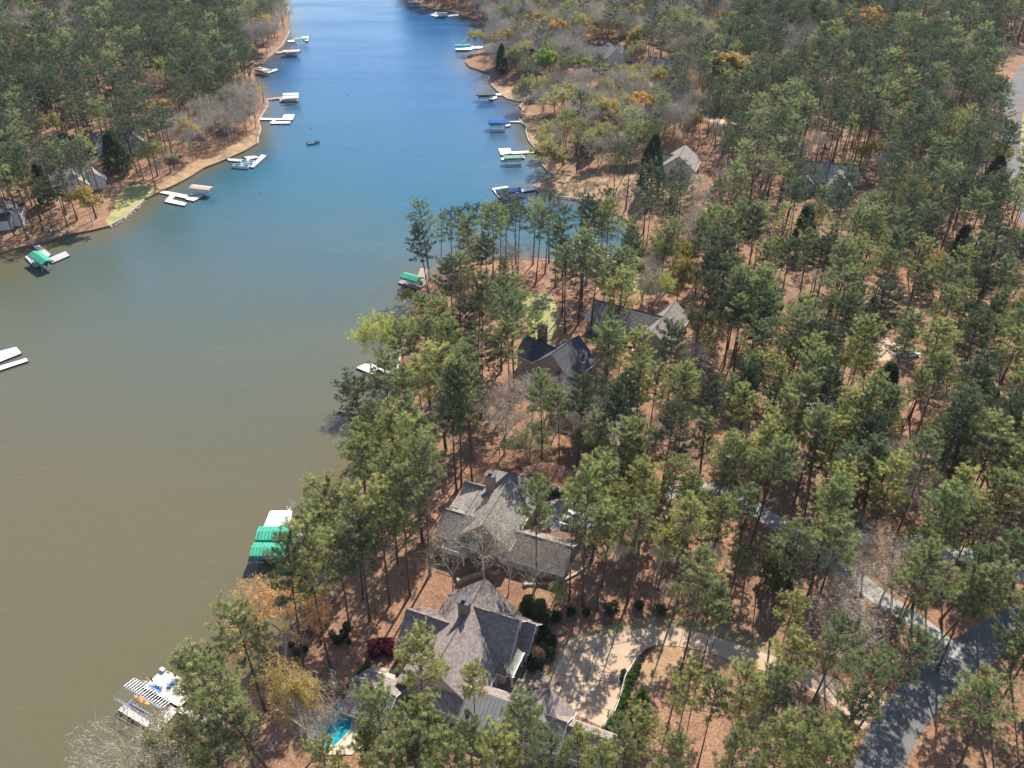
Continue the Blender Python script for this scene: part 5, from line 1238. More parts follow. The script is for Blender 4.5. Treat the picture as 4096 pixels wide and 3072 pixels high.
# ------------------------------------------------------------------ houses
class House:
    def __init__(s, name, origin, ang, g, label, cat='house', wall='wall_tan', roof='roof_brown'):
        s.A = Vector((math.cos(ang), math.sin(ang))); s.B = Vector((-s.A.y, s.A.x)); s.o = origin; s.g = g; s.wall = wall; s.roofm = roof; s.ang = ang
        s.e = empty(name, (origin.x, origin.y, g), ang, label, cat); s.k = 0
    def gable(s, a0, a1, b0, b1, axis, ze, zr, over=.45, wall=None, roof=None, hip=(0, 0), gb=None, ends=(1, 1), gutter=True, base=None, wallparts=True):
        """walls a0..a1 x b0..b1 in the house frame; ridge along axis; heights above s.g"""
        s.k += 1; eps = s.k * .004
        if axis == 'b': T_ = lambda p, q, z: (q, p, z)
        else: T_ = lambda p, q, z: (p, q, z)
        p0, p1, q0, q1 = (a0, a1, b0, b1) if axis == 'a' else (b0, b1, a0, a1)
        qc = (q0 + q1) / 2; hw = (q1 - q0) / 2; sl = (zr - ze) / hw
        zb = -1.6 if base is None else base
        if wallparts:
            w = MB(); vs = []
            x0, x1 = p0 + .02 + eps, p1 - .02 - eps
            for x, hp in ((x0, hip[0]), (x1, hip[1])):
                vs += [T_(x, q0 + eps, zb), T_(x, q1 - eps, zb), T_(x, q1 - eps, ze - .12), T_(x, qc, (ze if hp else zr) - .16), T_(x, q0 + eps, ze - .12)]
            w.add(vs, [(0, 1, 2, 3, 4), (9, 8, 7, 6, 5), (0, 5, 6, 1), (1, 6, 7, 2), (2, 7, 8, 3), (3, 8, 9, 4), (4, 9, 5, 0)]); unify(w.obj('wall', wall or s.wall, s.e))
        r = MB(); o_ = over; e0 = p0 - o_; e1 = p1 + o_; zeo = ze - sl * o_
        h0 = hip[0]; h1 = hip[1]
        rp0 = e0 + (hw + o_) * h0; rp1 = e1 - (hw + o_) * h1
        polys = [[(e0, q0 - o_, zeo), (e1, q0 - o_, zeo), (rp1, qc, zr), (rp0, qc, zr)], [(e1, q1 + o_, zeo), (e0, q1 + o_, zeo), (rp0, qc, zr), (rp1, qc, zr)]]
        if h0: polys.append([(e0, q1 + o_, zeo), (e0, q0 - o_, zeo), (rp0, qc, zr)])
        if h1: polys.append([(e1, q0 - o_, zeo), (e1, q1 + o_, zeo), (rp1, qc, zr)])
        for pl in polys:
            P3 = [Vector(T_(*p)) for p in pl]
            if axis == 'b': P3 = P3[::-1]
            s.slope(r, P3)
        ro = r.obj('roof', roof or s.roofm, s.e)
        c = MB(); c.tube([T_(rp0, qc, zr + .05), T_(rp1, qc, zr + .05)], .1, 5)
        if h0:
            for q in (q0 - o_, q1 + o_): c.tube([T_(e0, q, zeo + .05), T_(rp0, qc, zr + .05)], .07, 4)
        if h1:
            for q in (q0 - o_, q1 + o_): c.tube([T_(e1, q, zeo + .05), T_(rp1, qc, zr + .05)], .07, 4)
        c2 = c.obj('ridge_cap', roof or s.roofm, ro)
        for hh, e_, rr in ((h0, e0, rp0), (h1, e1, rp1)):
            if not hh:
                t = MB(); t.tube([T_(e_, q0 - o_, zeo - .07), T_(e_, qc, zr - .07), T_(e_, q1 + o_, zeo - .07)], .085, 4); t.obj('rake_board', 'trim', ro)
        if gutter:
            gt = MB()
            for q in (q0 - o_ - .05, q1 + o_ + .05): gt.tube([T_(e0, q, zeo - .03), T_(e1, q, zeo - .03)], .075, 4)
            gt.obj('gutter', 'trim', ro)
        return ro
    def slope(s, mb, P3, row=.36):
        n = (P3[1] - P3[0]).cross(P3[2] - P3[0]).normalized()
        if n.z < 0: n = -n; P3 = P3[::-1]
        u = Vector((n.y, -n.x, 0)).normalized() if abs(n.x) + abs(n.y) > 1e-6 else Vector((1, 0, 0)); v = n.cross(u)
        if v.z < 0: v = -v; u = -u
        o = P3[0]; q = [((p - o).dot(u), (p - o).dot(v)) for p in P3]; v0 = min(a[1] for a in q); v1 = max(a[1] for a in q)
        k = max(1, int(round((v1 - v0) / row))); dv = (v1 - v0) / k; off = rnd.uniform(0, 9)
        def clip(poly, y, up):
            out = []
            for i in range(len(poly)):
                a, b = poly[i], poly[(i + 1) % len(poly)]; ia = (a[1] >= y) == up or abs(a[1] - y) < 1e-9; ib = (b[1] >= y) == up or abs(b[1] - y) < 1e-9
                if ia: out.append(a)
                if ia != ib: t = (y - a[1]) / (b[1] - a[1]); out.append((a[0] + (b[0] - a[0]) * t, y))
            return out
        for i in range(k):
            lo, hi = v0 + i * dv, v0 + (i + 1) * dv; c = clip(clip(q, lo, True), hi, False)
            if len(c) < 3: continue
            def up_(p): return o + u * p[0] + v * p[1] + n * (.012 + .055 * (hi - p[1]) / dv)
            top = [up_(p) for p in c]; mb.add(top, [tuple(range(len(c)))], uvs=[[(p[0] + off, (p[1] - v0) / dv * .32) for p in c]])
            low = sorted([p for p in c if abs(p[1] - lo) < 1e-6])
            if len(low) >= 2:
                a, b = low[0], low[-1]; A_, B_ = up_(a), up_(b); mb.add([A_, B_, B_ - n * .06, A_ - n * .06], [(0, 3, 2, 1)], uvs=[[(0, 0.02)] * 4])
        th = .16; m_ = len(P3); lowv = [p - n * th for p in P3]
        mb.add([p for p in P3] + lowv, [tuple(range(2 * m_ - 1, m_ - 1, -1))] + [(i, m_ + i, m_ + (i + 1) % m_, (i + 1) % m_) for i in range(m_)], uvs=[[(0, 0.1)] * m_] + [[(0, 0.1)] * 4] * m_)
    def window(s, a, b, z, face, w=1.1, h=1.5, shutters=False, arch=False):
        """face: '+a' '-a' '+b' '-b'"""
        ang = {'+a': 0, '-a': PI, '+b': PI / 2, '-b': -PI / 2}[face]
        f = MB(); f.box((.03, 0, 0), (.08, w + .2, h + .2)); o = f.obj('window', 'trim', s.e); o.location = (a, b, z); o.rotation_euler.z = ang
        g = MB(); g.box((.06, 0, 0), (.05, w, h)); g.obj('pane', 'glass', o)
        m_ = MB(); m_.box((.09, 0, 0), (.03, .05, h)); m_.box((.091, 0, 0), (.03, w, .05)); m_.obj('muntin', 'trim', o)
        if shutters:
            for sg in (-1, 1): t = MB(); t.box((.06, sg * (w / 2 + .32), 0), (.07, .4, h + .1)); t.obj('shutter', 'shutter', o)
        return o
    def chimney(s, a, b, z0, z1, wa=1.6, wb=1.2, mat='wall_tan', cap='cap_metal'):
        m_ = MB(); m_.box((a, b, (z0 + z1) / 2), (wa, wb, z1 - z0)); o = m_.obj('chimney', mat, s.e)
        c = MB(); c.box((a, b, z1 + .08), (wa + .45, wb + .45, .14)); c.obj('chimney_cap', cap, o)
        f = MB(); f.box((a, b, z1 + .35), (.55, .55, .4)); f.box((a, b, z1 + .58), (.7, .7, .06)); f.obj('flue', cap, o); return o
def col(h, a, b, z0, z1, w=.32): m_ = MB(); m_.box((a, b, (z0 + z1) / 2), (w, w, z1 - z0)); m_.box((a, b, z0 + .15), (w + .14, w + .14, .3)); return m_.obj('column', 'trim', h.e)

# near house (heights above the pad at z=3)
H1o = AB(-40.4, 78.0)
H1 = House('lake_house', H1o, math.radians(-22), 3.0, 'large brown shingled house with many gables beside the tan driveway', wall='wall_tan')
oa, ob = -40.4, 78.0
def R(a0, a1, b0, b1): return (a0 - oa, a1 - oa, b0 - ob, b1 - ob)
H1.gable(*R(-46.9, -33.9, 69.4, 87.9), 'b', 3.45, 9.6, wall='wall_tan')
H1.gable(*R(-40.4, -32.4, 76.9, 88.0), 'a', 3.4, 9.2, wall='wall_white')
H1.gable(*R(-36.0, -30.6, 82.1, 87.9), 'a', 3.3, 6.3, wall='wall_white')
H1.gable(*R(-50.2, -42.0, 75.2, 83.4), 'a', 3.4, 7.35, wall='wall_tan')
H1.gable(*R(-41.0, -20.3, 67.6, 73.4), 'a', 3.4, 6.0, wall='wall_tan')
H1.gable(*R(-20.4, -11.6, 68.0, 73.2), 'a', 2.8, 5.2, wall='wall_tan')
H1.gable(*R(-28.0, -20.2, 69.8, 74.2), 'b', 3.5, 6.6, wall='wall_tan')
H1.chimney(-40.8 - oa, 80.75 - ob, 8.0, 12.1, 1.7, 1.15, 'wall_brick')
# brick skirts, gable windows and shutters
m_ = MB(); m_.box((-30.58 - oa, 85.0 - ob, .75), (.16, 5.7, 1.9)); m_.obj('brick_skirt', 'wall_brick', H1.e)
H1.window(-32.4 - oa, 82.45 - ob, 5.6, '+a', .8, 1.5, True)
H1.window(-30.6 - oa, 83.6 - ob, 2.5, '+a', .9, 1.3, True); H1.window(-30.6 - oa, 86.3 - ob, 2.5, '+a', .9, 1.3, True)
H1.window(-33.9 - oa, 75.2 - ob, 1.6, '+a', 1.2, 2.0); 
H1.window(-50.2 - oa, 79.3 - ob, 2.0, '-a', 1.6, 1.8)
for k in range(3): H1.window((-46 + 4 * k) - oa + 1, 69.4 - ob, 1.8, '-b', 1.2, 1.6)
# curved metal porch roof and its columns
pm = MB(); n = 9; vs = []
for i in range(n):
    t = i / (n - 1); x = -32.35 + 1.45 * t; z = 3.1 + 1.9 * (1 - t) ** 2.2
    vs += [(x - oa, 76.7 - ob, z), (x - oa, 81.6 - ob, z), (x - oa, 81.6 - ob, z - .08), (x - oa, 76.7 - ob, z - .08)]
pm.add(vs, [(i * 4 + k, (i + 1) * 4 + k, (i + 1) * 4 + (k + 1) % 4, i * 4 + (k + 1) % 4) for i in range(n - 1) for k in range(4)] + [(0, 1, 2, 3), (4 * n - 1, 4 * n - 2, 4 * n - 3, 4 * n - 4)]); po = unify(pm.obj('porch_roof', 'porch_metal', H1.e))
m_ = MB(); m_.box((-30.85 - oa, 79.15 - ob, 2.98), (.16, 5.1, .2)); m_.box((-31.6 - oa, 76.66 - ob, 2.985), (1.6, .12, .2)); m_.obj('gutter', 'trim', po)
for b in (77.0, 81.2): col(H1, -31.1 - oa, b - ob, 0, 2.9)
col(H1, -33.6 - oa, 74.1 - ob, 0, 3.0, .28); col(H1, -33.6 - oa, 76.3 - ob, 0, 3.0, .28)
m_ = MB(); m_.tube([(-30.5 - oa, 81.75 - ob, 3.0), (-30.5 - oa, 81.75 - ob, .1)], .07, 5); m_.obj('downspout', 'trim', H1.e)
m_ = MB(); m_.box((-32.37 - oa, 79.2 - ob, 1.2), (.1, 1.3, 2.4)); m_.obj('front_door', 'shutter', H1.e)
# pale standing seam roof panel on the garage wing
zt = lambda b: 6.0 - (70.5 - b) * (2.6 / 2.9)
mp = MB(); P4 = [(-35.6, 70.45), (-28.9, 70.45), (-29.3, 66.4), (-36.0, 66.4)]
mp.add([(a - oa, b - ob, zt(b) + dz) for dz in (.24, .1) for a, b in P4], [(0, 1, 2, 3), (7, 6, 5, 4), (0, 4, 5, 1), (1, 5, 6, 2), (2, 6, 7, 3), (3, 7, 4, 0)]); sr = unify(mp.obj('metal_roof', 'roof_metal', H1.e))
for k in range(11):
    f = .03 + k * .094; a_ = -35.6 + 6.7 * f; m_ = MB(); m_.tube([(a_ - oa, 70.44 - ob, zt(70.44) + .27), (a_ - .4 - oa, 66.42 - ob, zt(66.42) + .27)], .045, 4); m_.obj('seam', 'roof_metal', sr)
# garage doors facing the court
for k in range(3):
    m_ = MB(); m_.box((-26.7 + 2.7 * k - oa + .3, 74.22 - ob, 1.15), (2.3, .08, 2.3)); o = m_.obj('garage_door', 'trim', H1.e)
# pool house with skylight
H3 = House('pool_house', AB(-50.4, 66.6), math.radians(-22), 2.9, 'small brown roofed pool house with a skylight', wall='wall_pink')
H3.gable(-2.6, 4.2, -4.0, 3.2, 'a', 2.0, 4.1, hip=(0, 0), wall='wall_pink')
m_ = MB(); sl_ = 2.1 / 3.6
m_.add([(x, y, 4.1 - sl_ * abs(y + .4) + .13 + dz) for dz in (0, .12) for x, y in ((-.3, -1.0), (1.9, -1.0), (1.9, -3.0), (-.3, -3.0))], [(3, 2, 1, 0), (4, 5, 6, 7), (0, 1, 5, 4), (1, 2, 6, 5), (2, 3, 7, 6), (3, 0, 4, 7)]); unify(m_.obj('skylight', 'cap_metal', H3.e))
# terrace, hedge wall and pool
def slab(name, pts, z0, z1, mat, label, cat, kind=None, group=None):
    m_ = MB(); c = pts[0]; m_.prism([(p.x - c.x, p.y - c.y) for p in pts], z0, z1); o = m_.obj(name, mat); o.location = (c.x, c.y, 0); return tag(o, label, cat, group, kind)
tp = [(950,465),(1180,520),(900,900),(690,900),(600,860)]
TPt = [W(1150 + x / 2.9, 2500 + y / 2.9, 3.2) for x, y in ((925,450),(1260,520),(1150,1150),(760,1500),(420,1500),(235,1420),(215,1310),(280,1150),(330,1090),(590,845))]
slab('terrace', TPt, 1.6, 3.16, 'pool_tile', None, None, 'structure')
PL = [(585,905),(480,985),(370,1110),(318,1210),(270,1320),(290,1385),(400,1410),(560,1390),(720,1230),(760,1060),(720,930)]
PW = [W(1150 + x / 2.9, 2500 + y / 2.9, 3.2) for x, y in PL]; pc = sum(PW, Vector((0, 0))) / len(PW)
e = empty('swimming_pool', (pc.x, pc.y, 3.16), 0, 'curved turquoise swimming pool with tan coping', 'swimming pool')
m_ = MB(); m_.prism([tuple((p - pc) * 1.0) for p in PW], -.3, .035); m_.obj('pool_water', 'pool', e)
nn_ = len(PW); ring = densify(PW, 1.1); kk = len(ring)
for i in range(kk):
    a, b = ring[i], ring[(i + 1) % kk]; g_ = lambda p, f: tuple((p - pc) * f); m_ = MB(); c_ = (a + b) / 2; a_ = c_ + (a - c_) * .96; b_ = c_ + (b - c_) * .96
    m_.prism([g_(a_, .985), g_(b_, .985), g_(b_, 1.1), g_(a_, 1.1)], -.2, .09); m_.obj('coping_stone', 'pool_tile', e)
tub = W(1150 + 345 / 2.9, 2500 + 1285 / 2.9, 3.2)
for k, (dx, dy, rr) in enumerate(((0, 0, .8), (.9, -.9, .5), (-.5, -.9, .4))):
    m_ = MB(); m_.tube([(0, 0, 0), (0, 0, .16), (0, 0, .19)], [rr, rr, rr * .7], 14); o = m_.obj('stepping_pad', 'chair_white', None); o.location = (tub.x + dx, tub.y + dy, 3.14); tag(o, ('large white round pad in the shallow end of the pool', 'small white round pad nearest the pool centre', 'smallest white round pad at the pool edge')[k], 'pad')
# hedge of clipped box balls on the terrace edge
BX_ = [bush(20 + i, .62, 'box', 150, .17) for i in range(2)]
def shrub(x, y, s_, label, var=0, kinds=BX_, cat='shrub', group=None, z=None, name='clipped_shrub'):
    w_, l_ = kinds[var % len(kinds)]; e = empty(name, (x, y, hz(x, y) if z is None else z), rnd.uniform(0, 6), label, cat, group); e.scale = (s_, s_, s_ * rnd.uniform(.9, 1.1))
    link('stems', w_, e); link('foliage', l_, e); return e
for k, (x, y) in enumerate(((925,460),(895,500),(868,535),(842,575),(745,700),(718,735),(692,775),(665,815))):
    p = W(1150 + x / 2.9, 2500 + y / 2.9, 3.6); shrub(p.x, p.y, .95, 'round clipped box shrub on the terrace edge by the pool house', k, group='clipped shrubs on the terrace edge', z=3.1)
fb = W(1150 + 797 / 2.9, 2500 + 645 / 2.9, 3.4); e = empty('fire_table', (fb.x, fb.y, 3.16), math.radians(68), 'long pale fire table between the clipped terrace shrubs', 'fire table')
m_ = MB(); m_.box((0, 0, .2), (3.0, .9, .4)); m_.obj('table_body', 'hull_white', e); m_ = MB(); m_.box((0, 0, .41), (2.5, .4, .04)); m_.obj('burner_tray', 'black', e)
def railing(name, pts, z, mat, label, hgt=1.0, step=.14, base_h=0.0, cat='railing', postn=2.2, rail_w=.06):
    b = pts[0]; e = empty(name, (b.x, b.y, z), 0, label, cat)
    P_ = resample(pts, postn)
    for i, p in enumerate(P_): m_ = MB(); m_.box((p.x - b.x, p.y - b.y, hgt / 2), (.1, .1, hgt + .1)); m_.obj('post', mat, e)
    for i in range(len(P_) - 1):
        a, c = P_[i] - b, P_[i + 1] - b; m_ = MB(); m_.tube([(a.x, a.y, hgt), (c.x, c.y, hgt)], rail_w, 4); m_.tube([(a.x, a.y, .15), (c.x, c.y, .15)], rail_w * .6, 4); m_.obj('rail', mat, e)
        k = int((c - a).length / step); m_ = MB()
        for j in range(1, k): q = a.lerp(c, j / k); m_.box((q.x, q.y, hgt / 2 + .05), (.025, .025, hgt - .15))
        o = m_.obj('balusters', mat, e)
    return e
railing('iron_railing', [W(1150 + 915 / 2.9, 2500 + 420 / 2.9, 3.3), W(1150 + 1030 / 2.9, 2500 + 455 / 2.9, 3.3), W(1150 + 1175 / 2.9, 2500 + 490 / 2.9, 3.3)], 3.16, 'iron', 'black iron railing at the far end of the pool terrace')
# white rail on a low wall along the court, and its shrub row
RP = [W(u, v, 3.3) for u, v in ((2543,2641),(2530,2665),(2510,2695),(2498,2720),(2492,2745),(2485,2775),(2478,2800),(2468,2830),(2455,2860),(2435,2885),(2412,2905))]
b0 = RP[0]; wall_ = MB()
for i in range(len(RP) - 1):
    a, c = RP[i] - b0, RP[i + 1] - b0; d = (c - a); wall_.box((*((a + c) / 2), .12), (d.length + .1, .38, .5 + .002 * i), math.atan2(d.y, d.x))
o = wall_.obj('retaining_wall', 'stone'); o.location = (b0.x, b0.y, 3.0); tag(o, 'curved low stone wall under the white rail beside the court', 'wall')
railing('court_railing', RP, 3.35, 'trim', 'curved white railing along the right edge of the tan court', .8, .16, rail_w=.07)
for k, (x, y) in enumerate(((285,895),(265,930),(235,970),(222,1017),(205,1065),(195,1112),(185,1150),(165,1185),(150,1225),(145,1250),(125,1290),(95,1330),(180,935),(168,985))):
    g = G(2400 + x / 1.902, 2200 + (y + 12) / 1.902); shrub(g.x, g.y, (1.05, 1.1, 1.25, 1.2, 1.1, 1.1, 1.5, 1.2, .9, 1.1, 1.4, 1.5, .9, .8)[k], 'round bright green shrub in the row outside the white court railing', k, group='green shrubs beside the court railing')
HB = [bush(40 + i, 1.0, 'holly', 260, .2, 1.1) for i in range(2)]
for k, (x, y, s_) in enumerate(((1380,545,1.0),(1490,500,.95),(1610,500,.75),(1795,490,1.35),(2010,450,.85))):
    g = G(1500 + x / 1.903, 2200 + y / 1.903); shrub(g.x, g.y, s_, ('grey green holly nearest the twin evergreens', 'second dark holly from the twin evergreens', 'smallest holly of the row along the driveway', 'largest dark holly of the row along the driveway', 'holly second from the big lawn pine')[k], k, HB, 'shrub', 'hollies along the driveway', name='holly_bush')
for k, (x, y, s_) in enumerate(((460,480,.95),(950,495,1.0))):
    g = G(2400 + x / 1.902, 2200 + y / 1.902); shrub(g.x, g.y, s_, ('holly half hidden behind the big lawn pine', 'dark holly right of the big lawn pine')[k], k, HB, 'shrub', 'hollies along the driveway', name='holly_bush')
CT_ = [cone_tree(670 + i, 5.2, 1.5, 'box' if i else 'cedar', 1100, .45, .26, .02) for i in range(2)]
for x, y, s_, l, v_ in ((1165,500,.95,'left of the twin conical evergreens beside the brown house',0),(1255,550,1.05,'right of the twin conical evergreens beside the brown house',0)):
    g = G(1500 + x / 1.903, 2200 + y / 1.903); w_, l_ = CT_[v_]; e = empty('conical_evergreen', g, 0, l, 'evergreen'); e.scale = (s_ * 1.15, s_ * 1.15, s_); link('trunk', w_, e); link('crown', l_, e)
g = G(2225, 2410); T('lime', 2225, 2412, 2335, 75, 'small feathery lime green tree behind the twin evergreens')
PB = [bush(60 + i, 1.2, 'plum', 300, .22, .8) for i in range(2)]
for k, (x, y) in enumerate(((1000,235),(1090,200),(1010,320),(1100,270),(1190,290),(1180,210))):
    g = G(1150 + x / 2.9, 2500 + (y + 40) / 2.9); shrub(g.x, g.y, .95, 'dark purple leaved shrub clump at the left end of the brown house', k, PB, 'shrub', 'purple shrubs left of the brown house', name='purple_shrub')
for k, (u, v) in enumerate(((2150,2560),(2180,2540),(2205,2570),(2170,2600),(2200,2620),(2130,2640),(2160,2665),(2110,2600),(2128,2680))):
    g = G(u, v); shrub(g.x, g.y, rnd.uniform(.6, .95), 'dark rounded shrub in the bed by the entrance', k, HB, 'shrub', 'dark shrubs in the entrance bed', name='holly_bush')
T('rust', 2150, 2650, 2585, 60, 'small bare ornamental tree in the bed by the entrance')
for k in range(26):
    x, y = rnd.uniform(1150, 1400), rnd.uniform(2490, 2640)
    g = G(x, y)
    if bool(inside(WNP, g.x, g.y)): continue
    shrub(g.x, g.y, rnd.uniform(.35, .7), 'low dark shrub dotted on the shaded bank below the leaning pines', k, HB, 'shrub', 'low shrubs on the shaded bank', name='low_shrub')
# flagstone entry path with stones of its own
fc = [W(u, v, 3.0) for u, v in ((2030,2720),(2075,2650),(2120,2690),(2165,2700),(2225,2745),(2185,2800),(2140,2790),(2060,2775))]
# (the path lies on the flat pad, z = 3)
fe = empty('flagstone_path', (fc[0].x, fc[0].y, 3.0), 0, kind='structure'); base2 = fc[0]
m_ = MB(); m_.prism([tuple(p - base2) for p in fc], -.1, .075); m_.obj('mortar_bed', 'mortar', fe)
xs = [p.x for p in fc]; ys = [p.y for p in fc]; rs = random.Random(5); seeds = []
poly_in = [(p.x, p.y) for p in fc]
t_ = 0
while len(seeds) < 95 and t_ < 6000:
    t_ += 1; q = Vector((rs.uniform(min(xs), max(xs)), rs.uniform(min(ys), max(ys))))
    if inside(poly_in, q.x, q.y) and all((q - k).length > .62 for k in seeds): seeds.append(q)
for i, q in enumerate(seeds):
    cell = [q + Vector((math.cos(a * PI / 4), math.sin(a * PI / 4))) * .85 for a in range(8)]
    for k in seeds:
        if k is q or (k - q).length > 1.9: continue
        mid = (q + k) / 2; nrm = (k - q).normalized(); mid = mid - nrm * .035; out = []
        for j in range(len(cell)):
            a, b = cell[j], cell[(j + 1) % len(cell)]; da, db = (a - mid).dot(nrm), (b - mid).dot(nrm)
            if da <= 0: out.append(a)
            if (da <= 0) != (db <= 0): out.append(a.lerp(b, da / (da - db)))
        cell = out
        if len(cell) < 3: break
    if len(cell) >= 3: m_ = MB(); m_.prism([tuple(p - base2) for p in cell], .06, .1 + rs.uniform(0, .012)); m_.obj('flagstone', 'flag', fe)
# porch floor
m_ = MB(); q4 = [AB(-34.2, 73.9), AB(-30.4, 73.9), AB(-30.4, 81.4), AB(-34.2, 81.4)]
pe = empty('porch_floor', (q4[0].x, q4[0].y, 3.0), math.radians(-22), kind='structure')
for i in range(6):
    for j in range(10):
        m_ = MB(); m_.box((.32 + i * .63, .38 + j * .75, .09), (.6, .72, .12 + rs.uniform(0, .01))); m_.obj('paving_stone', 'flag', pe)
# round compass of stones let into the court
cc = W(2337, 2733, 3.05); ce = empty('stone_medallion', (cc.x, cc.y, 3.05), 0, kind='structure')
m_ = MB(); m_.tube([(0, 0, 0), (0, 0, .03)], 1.95, 36); m_.obj('medallion_bed', 'mortar', ce)
for rr0, rr1, k in ((.1, .65, 6), (.7, 1.25, 11), (1.3, 1.75, 18)):
    for i in range(k):
        a0 = 2 * PI * i / k + .03; a1 = 2 * PI * (i + 1) / k - .03; m_ = MB(); am = (a0 + a1) / 2
        m_.prism([(rr0 * math.cos(a0), rr0 * math.sin(a0)), (rr1 * math.cos(a0), rr1 * math.sin(a0)), (rr1 * 1.01 * math.cos(am), rr1 * 1.01 * math.sin(am)), (rr1 * math.cos(a1), rr1 * math.sin(a1)), (rr0 * math.cos(a1), rr0 * math.sin(a1))], .02, .045); m_.obj('paving_stone', 'pool_tile', ce)

# middle house
H2 = House('lake_house', AB(-45.6, 105.0), math.radians(-22), 4.0, 'middle house with a brownish grey roof and a tall square chimney', wall='wall_pink', roof='roof_grey')
oa, ob = -45.6, 105.0
H2.gable(*R(-50.4, -41.0, 99.6, 112.2), 'b', 5.0, 9.2)
H2.gable(*R(-51.0, -40.6, 109.0, 118.0), 'a', 5.2, 9.6, hip=(1, 1))
H2.gable(*R(-54.4, -47.0, 98.8, 106.0), 'a', 4.4, 6.9)
H2.gable(*R(-55.4, -47.0, 104.5, 110.0), 'b', 3.4, 6.0)
H2.gable(*R(-42.0, -30.8, 99.6, 107.2), 'a', 2.6, 5.4)
H2.gable(*R(-55.0, -50.0, 110.0, 114.5), 'a', 3.4, 5.4)
cw_ = W(1700 + 724 / 2.765, 1800 + 268 / 2.765, 14.6); ca, cb_ = cw_.dot(AX), cw_.dot(BX)
H2.chimney(ca - oa, cb_ - ob, 3.0, 10.5, 1.6, 1.2, 'wall_pink')
H2.window(-34.6 - oa, 99.6 - ob, 1.6, '-b', 1.3, 1.6); H2.window(-37.6 - oa, 99.6 - ob, 1.6, '-b', 1.3, 1.6); H2.window(-32.2 - oa, 99.6 - ob, 1.6, '-b', .8, 1.2)
for k in range(3): H2.window(-53.2 - oa + k * 1.6, 98.8 - ob, 3.2, '-b', 1.1, 1.5)
for k in range(3): H2.window(-48.8 - oa + k * 2.6, 99.6 - ob, 3.6, '-b', 1.4, 1.6); H2.window(-48.8 - oa + k * 2.6, 99.6 - ob, .9, '-b', 1.4, 1.8)
m_ = MB(); m_.box((-50.6 - oa, 97.7 - ob, 2.2), (4.4, 2.2, .15)); dk = m_.obj('balcony', 'dock_cream', H2.e)
m_ = MB(); m_.box((-50.6 - oa, 96.65 - ob, 3.2), (4.4, .07, .07)); m_.box((-52.75 - oa, 97.7 - ob, 3.2), (.07, 2.1, .07))
for k in range(24): m_.box((-52.7 + k * .18 - oa, 96.65 - ob, 2.75), (.04, .04, .9))
m_.obj('balcony_rail', 'trim', dk)
for a_ in (-52.6, -48.6): col(H2, a_ - oa, 96.8 - ob, -1.0, 2.1, .25)
def low_wall(pts, z, label, hgt=.8):
    p = [G(*q).xy for q in pts]; b = p[0]; m_ = MB()
    for i in range(len(p) - 1):
        a, c = p[i] - b, p[i + 1] - b; d = c - a; m_.box((*((a + c) / 2), hgt / 2 + .004 * i), (d.length + .15, .4, hgt + .5), math.atan2(d.y, d.x))
    m_.box((0, 0, hgt / 2 + .15), (.7, .7, hgt + .6), .4); o = m_.obj('garden_wall', 'stone'); o.location = (b.x, b.y, z); tag(o, label, 'wall')
low_wall([(1836,2332),(1880,2315),(1925,2300)], 3.7, 'short stone garden wall below the middle house balcony'); low_wall([(2102,2342),(2190,2338),(2260,2322),(2300,2300),(2330,2280)], 3.4, 'long curved stone garden wall behind the twin evergreens')
# houses glimpsed in the woods
def cottage(u, v, ang, label, vols, wall, roof, chim=None, wins=()):
    g = G(u, v); h = House('house', g.xy, math.radians(ang), g.z, label, wall=wall, roof=roof)
    for q in vols: h.gable(*q)
    if chim: h.chimney(*chim)
    for w_ in wins: h.window(*w_)
    return h
cottage(2250, 1500, -40, 'dark shingled house with a brick chimney among the pines', [(-5, 6, -5, 5, 'b', 4.2, 9.0), (-11, 0, -4, 3, 'a', 3.8, 7.2), (3, 12, -9, -3, 'a', 2.8, 5.4)], 'wall_pink', 'roof_dark', (-8, 2, 3, 9.6, 1.9, 1.5, 'wall_brick'), ((6, 0, 5.6, '+a', .9, 1.3), (6, 3, 2.2, '+a', 1, 1.4)))
cottage(2560, 1330, -28, 'long low dark roofed house beside the sandy court', [(-13, 6, -5, 4, 'a', 3.2, 6.6), (2, 10, -8, 8, 'b', 3.2, 6.8)], 'wall_tan', 'roof_grey', None, ((-8, -5, 1.7, '-b', 1.3, 1.5), (-4, -5, 1.7, '-b', 1.3, 1.5)))
cottage(2370, 1690, -30, 'low brown roofed house with a pale gable under the pines', [(-9, 5, -4, 4, 'a', 3.0, 5.6), (3, 9, -8, 3, 'b', 3.0, 5.4)], 'wall_olive', 'roof_brown')
cottage(3300, 745, -18, 'blue grey house with a round gable window in the right woods', [(-9, 9, -5.5, 5.5, 'a', 4.0, 8.4), (0, 8, -9, 2, 'b', 3.6, 7.8), (-11, -4, -7, 1, 'b', 3.0, 5.8)], 'wall_blue', 'roof_grey', None, ((2.2, -9.0, 5.6, '-b', 1.0, 1.0), (6, -9, 2, '-b', 1.2, 1.4), (-7.5, -7, 1.6, '-b', 1.2, 1.4)))
cottage(2720, 690, -20, 'house with a steep grey hip roof on the sandy point', [(-6, 6, -6, 6, 'b', 3.8, 8.4), (-10, 2, -3, 4, 'a', 3.2, 6.2)], 'wall_white', 'roof_grey', None, ((-2, -6, 2.2, '-b', 1.6, 1.8), (2, -6, 2.2, '-b', 1.6, 1.8)))
cottage(2420, 245, 10, 'grey roofed house with white walls in the far bare woods', [(-12, 8, -5, 5, 'a', 3.8, 7.6), (-2, 8, -9, 6, 'b', 3.6, 8.2), (5, 13, -6, 3, 'b', 3.2, 6.6)], 'wall_white', 'roof_grey')
